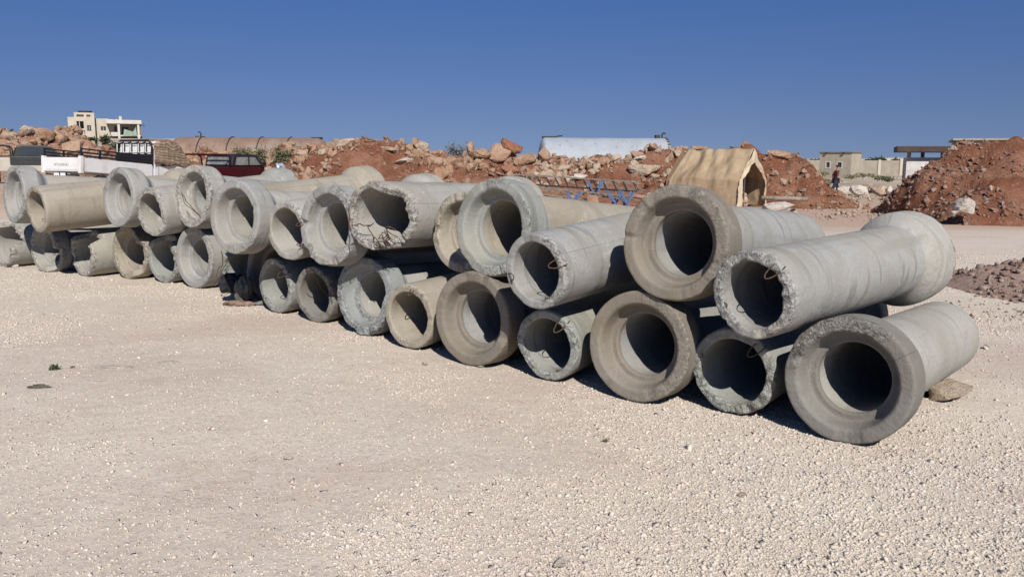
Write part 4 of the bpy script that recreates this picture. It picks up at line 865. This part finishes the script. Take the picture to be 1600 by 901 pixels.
box_house(1494, 1720, 219.5, 44, 'long beige flat roofed building showing over the red mound', bpy.data.materials['block_wall'], 6, win=6)
box_house(1340, 1372, 248.5, 230, 'distant low pale block left of the dark trees', PLASTW, 10, win=3)
box_house(1384, 1414, 246.5, 210, 'distant white farm building right of the dark trees', PLASTW, 12, win=4)
box_house(1262, 1282, 248.5, 215, 'distant flat white building left of the block hut', PLASTW, 12, win=3)
def bwall():
    Y = 125; a, b = at(1150, 254, Y), at(1480, 254, Y); g = float(ground_z(12., Y)); root = empty('boundary_wall', (a[0], Y, g), 0, 'long low grey block wall with piers crossing the waste ground', 'wall'); w = b[0]-a[0]; h = 1.75
    m = MB(); m.box(0, w, 0, .2, -.5, h); m.build('panel', plain('grey_block', (.31, .27, .21), .95, 0, .12, 1.), root)
    for u in (1302, 1337, 1341, 1374, 1408):
        x = at(u, 254, Y)[0]-a[0]; m = MB(); m.box(x-.2, x+.2, -.15, -.003, -.5, h+.1); m.build('pier', PLAST, root)
bwall()

# ------------------------------------------------------------------ vehicles
WHT = plain('white_car_paint', (.72, .72, .70), .35, 0, .04, 3, (.52, .47, .40)); BLKP = plain('black_frame_paint', (.018, .018, .022), .5, 0, .2, 6); RED = plain('maroon_car_paint', (.05, .006, .010), .3, 0, .1, 3); BEI = plain('beige_truck_paint', (.46, .42, .35), .6, 0, .1, 2, (.34, .27, .2))
TYR = plain('tyre_rubber', (.03, .03, .03), .9, 0, .2, 10); RIM = plain('wheel_rim', (.35, .35, .35), .5, .6, .2, 10); CAR_GL = plain('car_glass', (.04, .05, .06), .12, 0, .1, 2); REDL = plain('tail_lamp_red', (.35, .02, .02), .3); CHR = plain('chrome', (.6, .62, .66), .2, .9, .1, 4); PLATE = plain('plate_white', (.75, .75, .75), .5)
def wheel(root, x, y, r=.34, w=.2):
    m = MB(); m.tube([(x, y-w/2, r), (x, y-w/2+.03, r), (x, y+w/2-.03, r), (x, y+w/2, r)], [r*.9, r, r, r*.9], 28); wh = m.build('wheel', TYR, root, smooth=False)
    sgn = 1 if y > 0 else -1; m = MB(); m.tube([(x, y+sgn*(w/2-.02), r), (x, y+sgn*(w/2+.012), r)], [r*.6, r*.52], 20); m.build('rim', RIM, wh)
def cab_shell(root, prof, y0, y1, mat, glass_side, windscreen=None, name='cab'):
    m = MB(); m.prism(prof, y0, y1); m.build(name, mat, root, bevel=.04)
# white pickup truck, local x = forward
def white_truck():
    p = at(93, 262, 26); hd = R_(90-46)                 # heading measured from +x towards +y
    rz = R_(68)                                     # forward = (sin46, cos46)
    root = empty('pickup_truck', (p[0], p[1], .45), rz, 'white pickup with black slatted rails round its low open bed', 'pickup truck')
    TILT = R_(4.6); root.rotation_euler = (0, TILT, rz); root.scale = (.93, .96, .96)
    Wd = .82; z0, z1 = .78, 1.18
    m = MB(); m.box(.02, 3.08, -Wd+.03, Wd-.03, z0-.06, z0); m.build('bed_floor', WHT, root, .01)
    m = MB(); m.box(0, .05, -Wd+.05, Wd-.05, z0-.04, z1); m.box(-.012, -.001, -Wd+.1, Wd-.1, z0+.01, z0+.03); t = m.build('tailgate', WHT, root, .008)
    # raised lettering band, unreadable in the photograph
    tx = bpy.data.curves.new('tailgate_lettering', 'FONT'); tx.body = 'HYUNDAI'; tx.size = .12; tx.extrude = .003; tx.align_x = 'CENTER'; tx.space_character = 1.25
    to = bpy.data.objects.new('tailgate_lettering', tx); COL.objects.link(to); tx.materials.append(plain('grey_letters', (.30, .31, .28), .6)); me_ = bpy.data.meshes.new_from_object(to); bpy.data.objects.remove(to); to = bpy.data.objects.new('tailgate_lettering', me_); COL.objects.link(to); to.parent = t; to.location = (-.006, 0, z0+.13); to.rotation_euler = (R_(90), 0, R_(-90))
    for s in (-1, 1):
        m = MB(); m.box(.052, 3.08, s*Wd-.02, s*Wd+.02, z0-.04, z1); m.build('side_panel', WHT, root, .008)
        m = MB(); m.box(-.03, .10, s*Wd-.055, s*Wd+.055, z0-.10, z1+.05); m.build('corner_post', WHT, root, .01)
        m = MB(); m.box(-.04, .03, s*.55-.12, s*.55+.12, z0-.24, z0-.12); m.build('tail_lamp', TYR, root)
        m = MB()
        for z in (1.25, 1.35, 1.46): m.bar((.05, s*Wd, z), (3.06, s*Wd, z), .05, .045)
        for x in (.05, .8, 1.55, 2.3, 3.04): m.bar((x, s*Wd, z1+.002), (x, s*Wd, 1.48), .05)
        if s < 0:
            m.box(1.5, 3.02, s*Wd-.01, s*Wd+.01, z1+.01, 1.45)
        m.build('side_rail', BLKP, root)
    # headboard: black slats below, four white outlined openings above
    x = 3.06; m = MB()
    for k in range(6): z = 1.22+k*.075; m.bar((x, -Wd, z), (x, Wd, z), .05, .045)
    for y in (-Wd, -.52, -.2, .16, .5, Wd): m.bar((x, y, 1.15), (x, y, 1.98 if abs(y) < .8 else 1.8), .055)
    m.tube([(x, -Wd, 1.78), (x, -Wd+.05, 1.93), (x, -Wd+.18, 2.02), (x, Wd-.18, 2.02), (x, Wd-.05, 1.93), (x, Wd, 1.78)], .035, 8); m.box(x+.02, x+.03, -Wd+.03, Wd-.03, 1.14, 1.50)
    hb = m.build('headboard', BLKP, root)
    for (a, b_) in ((-.78, -.56), (-.48, -.24), (-.16, .12), (.20, .46), (.54, .76)):
        m = MB(); m.tube([(x-.045, b_, 1.90), (x-.045, b_, 1.60), (x-.045, a, 1.60)], .017, 6); m.tube([(x-.045, b_-.03, 1.95), (x-.045, a+.06, 1.95)], .012, 6); m.build('white_trim', WHT, hb)
    # cab
    cab = [(3.16, .5), (3.16, 1.95), (3.30, 2.02), (4.35, 2.0), (4.80, 1.42), (5.05, 1.22), (5.12, .5)]
    m = MB(); m.prism(cab, -.8, .8); cb = m.build('cab', WHT, root, .05)
    for s in (-1, 1):
        m = MB(); m.prism([(3.45, 1.38), (3.45, 1.85), (4.28, 1.85), (4.62, 1.40)], s*.80, s*.815); m.build('side_window', CAR_GL, cb)
        m = MB(); m.box(3.5, 3.72, s*.80, s*.835, 1.16, 1.21); m.build('door_handle', BLKP, cb)
        m = MB(); m.box(3.4, 3.41, s*.801, s*.806, .6, 1.34); m.box(4.66, 4.67, s*.801, s*.806, .6, 1.34); m.build('door_gap', BLKP, cb)
    m = MB(); m.hexa([(4.41, -.68, 1.93), (4.41, .68, 1.93), (4.83, .74, 1.42), (4.83, -.74, 1.42), (4.45, -.68, 1.95), (4.45, .68, 1.95), (4.87, .74, 1.44), (4.87, -.74, 1.44)]); m.build('windscreen', CAR_GL, cb)
    m = MB(); m.box(-.06, -.02, -.28, .28, .55, .70); m.build('number_plate_frame', BLKP, root); 
    for y in (-.14, .14): m = MB(); m.box(-.072, -.062, y-.11, y+.11, .58, .68); m.build('number_plate', PLATE, root)
    m = MB(); m.box(.1, 4.9, -.35, -.25, .45, .6); m.box(.1, 4.9, .25, .35, .45, .6); m.box(.0, .1, -.7, .7, .5, .62); m.build('chassis', BLKP, root)
    for y in (-.7, .7): wheel(root, .95, y); wheel(root, 4.35, y)
    # striped blanket over the cab
    V = []; nu, nv = 50, 70
    for i in range(nu+1):
        x = 3.12+1.78*i/nu; zt = float(np.interp(x, [3.12, 3.35, 3.9, 4.3, 4.6, 4.90], [1.90, 2.04, 2.09, 1.98, 1.72, 1.38]))+.04
        for j in range(nv+1):
            s = j/nv*2-1; y = np.sign(s)*min(.86, abs(s)*1.55*.86); drop = max(0, abs(s)*1.55-1)/.55; zlow = 1.24-.04*math.sin(x*7)
            z = zt-(zt-zlow)*drop-.03*(abs(y)/.86)**4; w_ = .03*float(fbm(np.array([x*4, s*3, z*1.5]), 1., 3, 6))
            V.append((x, y*(1.0+.06*drop*0+w_*1.6*np.sign(1)), z+w_*(1-drop)))
    me = bpy.data.meshes.new('blanket'); me.from_pydata([tuple(map(float, v)) for v in V], [], [(i*(nv+1)+j, i*(nv+1)+j+1, (i+1)*(nv+1)+j+1, (i+1)*(nv+1)+j) for i in range(nu) for j in range(nv)]); me.update()
    b = NB('striped_blanket'); sx = b.n('ShaderNodeSeparateXYZ'); b.put(sx, 0, b.c); z = b.math('ADD', sx.outputs[2], b.math('MULTIPLY', b.noise(2.5, 3), .35)); st = b.math('SINE', b.math('MULTIPLY', z, 62.)); st2 = b.math('SINE', b.math('MULTIPLY', z, 23.))
    c = b.mix(b.ramp(st, -.3, .5), (.22, .15, .10), (.36, .28, .20)); c = b.mix(b.ramp(st2, .5, .9, 0, .7), c, (.15, .10, .075)); c = b.mix(b.ramp(b.noise(3, 4), .5, .7, 0, .4), c, (.42, .35, .27))
    o = link('blanket', me, b.fin(c, .95, b.bump(b.noise(5, 4), .5, .04), spec=.1), None, True); o.matrix_world = Matrix.Translation(root.location)@Matrix.Rotation(rz, 4, 'Z')@Matrix.Rotation(TILT, 4, 'Y')@Matrix.Diagonal((.93, .96, .96, 1)); so_ = o.modifiers.new('s', 'SOLIDIFY'); so_.thickness = .015
    tag(o, 'brown striped blanket draped over the cab of the white pickup', 'blanket')
white_truck()
def pickup(loc, rz, label, body, top, tone_gl, dark_roof=True, rail=RED, s=1., cover=False):
    root = empty('pickup_truck', loc, rz, label, 'pickup truck'); root.scale = (s, s, s)
    m = MB(); m.prism([(0, .45), (0, 1.0), (2.05, 1.0), (2.10, 1.02), (3.7, 1.02), (3.75, .98), (4.85, .88), (4.95, .7), (4.95, .42)], -.84, .84); m.build('body', body, root, .05)
    m = MB(); m.box(.08, 2.0, -.72, .72, .99, 1.008); m.build('bed_floor', BLKP, root)
    m = MB(); m.prism([(2.12, 1.022), (2.25, 1.44), (2.42, 1.50), (3.25, 1.48), (3.40, 1.44), (3.86, 1.022)], -.74, .74); cb = m.build('cab', top, root, .05)
    if cover:
        m = MB(); m.box(2.0, 3.95, -.865, .865, .70, 1.06); m.build('door_cover', top, root, .03)
    for sg in (-1, 1):
        for pts in ([(2.32, 1.08), (2.40, 1.38), (2.95, 1.38), (2.95, 1.08)], [(3.03, 1.08), (3.03, 1.38), (3.30, 1.38), (3.58, 1.08)]):
            m = MB(); m.prism(pts, sg*.742, sg*.752); m.build('side_window', tone_gl, cb)
        m = MB(); m.box(3.48, 3.62, sg*.86, sg*1.0, 1.05, 1.2); m.build('mirror', BLKP, cb)
        m = MB(); m.box(4.88, 4.97, sg*.68-.12, sg*.68+.12, .62, .78); m.build('headlight', CHR, root)
        m = MB(); m.box(2.2, 3.7, sg*.842, sg*.85, .74, .76); m.build('trim_line', BLKP, root)
        m = MB(); m.box(2.5, 2.68, sg*.842, sg*.87, .88, .92); m.build('door_handle', BLKP, root)
    m = MB()
    for y in (-.78, .78):
        m.tube([(.06, y, 1.0), (.02, y, 1.40), (.15, y, 1.47), (1.85, y, 1.47), (2.02, y, 1.38), (2.06, y, 1.02)], .03, 8)
    m.tube([(.05, -.78, 1.45), (.05, .78, 1.45)], .03, 8); m.tube([(1.95, -.78, 1.45), (1.95, .78, 1.45)], .03, 8); m.build('bed_rail', rail, root, smooth=True)
    m = MB(); m.hexa([(2.13, -.6, 1.10), (2.13, .6, 1.10), (2.20, .58, 1.38), (2.20, -.58, 1.38), (2.115, -.6, 1.10), (2.115, .6, 1.10), (2.185, .58, 1.38), (2.185, -.58, 1.38)]); m.build('rear_window', tone_gl, cb)
    m = MB(); m.hexa([(3.43, -.66, 1.42), (3.43, .66, 1.42), (3.88, .70, 1.04), (3.88, -.70, 1.04), (3.45, -.66, 1.43), (3.45, .66, 1.43), (3.90, .70, 1.05), (3.90, -.70, 1.05)]); m.build('windscreen', tone_gl, cb)
    m = MB(); m.box(4.93, 5.03, -.8, .8, .42, .56); m.build('bumper', BLKP, root, .02)
    for y in (-.74, .74): wheel(root, .95, y, .33); wheel(root, 4.05, y, .33)
p = at(266, 262, 32); pickup((p[0], 32., .16), R_(60), 'maroon pickup with a black cab top and tubular rails over its bed', RED, BLKP, plain('grey_glass', (.22, .22, .21), .3, 0, .3, 5), s=1.06)  # windows in a paler grey than the other car glass
p = at(22, 255, 35.5); pickup((p[0]-2.2*math.cos(R_(28)), 35.5-2.2*math.sin(R_(28)), .50), R_(28), 'beige pickup with a black cab and iron side rail, partly behind the white pickup', BEI, plain('dark_van_paint', (.03, .033, .032), .5, 0, .2, 3), CAR_GL, rail=DKM, s=1.05, cover=True)
# motorcycle by the maroon pickup
def motorcycle():
    c = at(416, 275, 25.5); root = empty('motorcycle', (c[0]-.3, 25.5, float(ground_z(c[0], 25.5))), R_(-15), 'dark motorcycle with a pale windscreen beside the maroon pickup', 'motorcycle')
    for x in (0, 1.25):
        m = MB(); m.tube([(x+.30*math.cos(t), 0, .31+.30*math.sin(t)) for t in np.linspace(0, 6.283, 25)[:-1]], .05, 8, closed=True); w = m.build('wheel', TYR, root, smooth=True); m = MB(); m.tube([(x, -.05, .31), (x, .05, .31)], .07, 10)
        for k in range(6): a = k*math.pi/3; m.bar((x, 0, .31), (x+.27*math.cos(a), 0, .31+.27*math.sin(a)), .015)
        m.build('rim', RIM, w)
    m = MB(); m.bar((0, 0, .31), (.5, 0, .55), .05); m.bar((.5, 0, .55), (1.0, 0, .82), .06); m.bar((.5, 0, .3), (.9, 0, .35), .2); m.build('frame', BLKP, root)
    m = MB(); m.tube([(1.25, .06, .31), (1.02, .06, .98)], .025, 8); m.tube([(1.25, -.06, .31), (1.02, -.06, .98)], .025, 8); m.build('fork', CHR, root)
    m = MB(); m.tube([(.62, 0, .82), (.75, 0, .86), (.9, 0, .86), (1.0, 0, .82)], [.06, .13, .14, .08], 12); m.build('fuel_tank', RED, root, smooth=True)
    m = MB(); m.tube([(-.1, 0, .82), (.2, 0, .8), (.62, 0, .78)], [.07, .1, .09], 10); m.build('seat', BLKP, root, smooth=True)
    m = MB(); m.tube([(.92, -.36, 1.04), (1.0, -.2, 1.02), (1.0, .2, 1.02), (.92, .36, 1.04)], .018, 8); m.build('handlebar', CHR, root, smooth=True)
    for s in (-1, 1): m = MB(); m.tube([(1.0, s*.25, 1.03), (1.02, s*.28, 1.18)], .01, 6); m.tube([(1.0, s*.28, 1.2), (1.03, s*.28, 1.2)], .06, 12); m.build('mirror', CHR, root)
    m = MB(); m.tube([(1.1, 0, .92), (1.2, 0, .92)], [.11, .10], 14); m.build('headlight', CHR, root)
    V = []; 
    for i in range(9):
        for j in range(9): a = (j/8-.5)*2; V.append((1.12-.22*(i/8)-.12*a*a, a*.26*(1-.25*(i/8)**2), .92+.42*i/8))
    m = MB(); m.add(V, [(i*9+j, i*9+j+1, (i+1)*9+j+1, (i+1)*9+j) for i in range(8) for j in range(8)]); o = m.build('windscreen', plain('cloudy_plastic', (.42, .45, .50), .2, .2, .3, 9), root, smooth=True); so_ = o.modifiers.new('s', 'SOLIDIFY'); so_.thickness = .01
motorcycle()
# dark car only its rear corner inside the frame
# iron rail at the far left
def rail():
    a = at(-140, 241, 37); root = empty('iron_railing', (a[0], 37, float(ground_z(a[0], 37))), 0, 'thin dark iron railing in front of the left heap', 'railing'); L = at(24, 241, 37)[0]-a[0]; zt = a[2]-root.location.z
    m = MB(); m.bar((0, 0, zt), (L, 0, zt-.06), .05); m.bar((0, 0, zt-.25), (L, 0, zt-.3), .04); m.build('rail', DKM, root)
    for k in range(7): m = MB(); m.bar((L*k/6, 0, 0), (L*k/6, 0, zt), .05); m.build('post', DKM, root)
rail()

# ------------------------------------------------------------------ person walking
def person():
    c = at(1305, 297, 47); g = float(ground_z(c[0], 47)); x0 = c[0]
    SK = plain('skin', (.36, .22, .15), .7, 0, .06, 10)
    J = {'pel': (0, 0, .93), 'wai': (.01, 0, 1.08), 'che': (.03, 0, 1.30), 'neck': (.05, 0, 1.47), 'hd0': (.07, 0, 1.56), 'hd1': (.09, 0, 1.66), 'hd2': (.08, 0, 1.72),
         'hl': (.0, .09, .90), 'kl': (.16, .09, .50), 'al': (.12, .09, .09), 'tl': (.27, .09, .04), 'hr': (.0, -.09, .90), 'kr': (-.14, -.09, .52), 'ar': (-.42, -.09, .20), 'tr': (-.36, -.09, .06),
         'sl': (.02, .18, 1.40), 'el': (-.12, .23, 1.14), 'wl': (.04, .22, .92), 'hn': (.09, .21, .85), 'sr': (.02, -.18, 1.40), 'er': (-.02, -.24, 1.12), 'wr': (.20, -.20, .98), 'hq': (.27, -.18, .95)}
    Rr = {'pel': .135, 'wai': .115, 'che': .145, 'neck': .052, 'hd0': .075, 'hd1': .098, 'hd2': .075, 'hl': .095, 'kl': .062, 'al': .042, 'tl': .036, 'hr': .095, 'kr': .062, 'ar': .042, 'tr': .036, 'sl': .062, 'el': .042, 'wl': .03, 'hn': .034, 'sr': .062, 'er': .042, 'wr': .03, 'hq': .034}
    E_ = [('pel', 'wai'), ('wai', 'che'), ('che', 'neck'), ('neck', 'hd0'), ('hd0', 'hd1'), ('hd1', 'hd2'), ('pel', 'hl'), ('hl', 'kl'), ('kl', 'al'), ('al', 'tl'), ('pel', 'hr'), ('hr', 'kr'), ('kr', 'ar'), ('ar', 'tr'), ('che', 'sl'), ('sl', 'el'), ('el', 'wl'), ('wl', 'hn'), ('che', 'sr'), ('sr', 'er'), ('er', 'wr'), ('wr', 'hq')]
    def skin(name, keys, edges, grow, mat, par, root_k):
        me = bpy.data.meshes.new(name); idx = {k: i for i, k in enumerate(keys)}; me.from_pydata([J[k] for k in keys], [(idx[a], idx[b]) for a, b in edges], []); me.update(); o = link(name, me, mat, par)
        md = o.modifiers.new('skin', 'SKIN'); me.skin_vertices.items() if False else None
        if not me.skin_vertices: 
            bm = bmesh.new(); bm.from_mesh(me); bm.verts.layers.skin.verify(); bm.to_mesh(me); bm.free()
        for k, i in idx.items(): r = Rr[k]+grow; me.skin_vertices[0].data[i].radius = (r, r); me.skin_vertices[0].data[i].use_root = (k == root_k)
        md.use_smooth_shade = True; sb = o.modifiers.new('sub', 'SUBSURF'); sb.levels = 2; sb.render_levels = 2; return o
    body = skin('person', list(J), E_, 0, SK, None, 'pel'); body.location = (x0, 47, g)
    tag(body, 'person in a dark red shirt and dark trousers walking past the far boulders', 'person')
    sh = ['wai', 'che', 'neck', 'sl', 'el', 'sr', 'er', 'pel']; skin('shirt', sh, [('pel', 'wai'), ('wai', 'che'), ('che', 'sl'), ('sl', 'el'), ('che', 'sr'), ('sr', 'er')], .018, plain('dark_red_shirt', (.13, .03, .04), .9, 0, .3, 8), body, 'che')
    tr = ['pel', 'hl', 'kl', 'al', 'hr', 'kr', 'ar']; skin('trousers', tr, [('pel', 'hl'), ('hl', 'kl'), ('kl', 'al'), ('pel', 'hr'), ('hr', 'kr'), ('kr', 'ar')], .022, plain('dark_trousers', (.025, .028, .045), .9, 0, .2, 8), body, 'pel')
    bm = bmesh.new(); bmesh.ops.create_icosphere(bm, subdivisions=3, radius=.108)
    for v in bm.verts: v.co = Vector((v.co.x*1.0+.075, v.co.y*.95, max(v.co.z, -.02)*1.02+1.675))
    me = bpy.data.meshes.new('hair'); bm.to_mesh(me); bm.free(); link('hair', me, plain('black_hair', (.02, .016, .013), .8, 0, .2, 30), body, True)
    bm = bmesh.new(); 
    for (x, y, z, r) in ((.178, 0, 1.62, .018), (.168, .035, 1.645, .010), (.168, -.035, 1.645, .010)):
        bmesh.ops.create_icosphere(bm, subdivisions=2, radius=r, matrix=Matrix.Translation((x, y, z)))
    me = bpy.data.meshes.new('face'); bm.to_mesh(me); bm.free(); link('face', me, SK, body, True)
person()
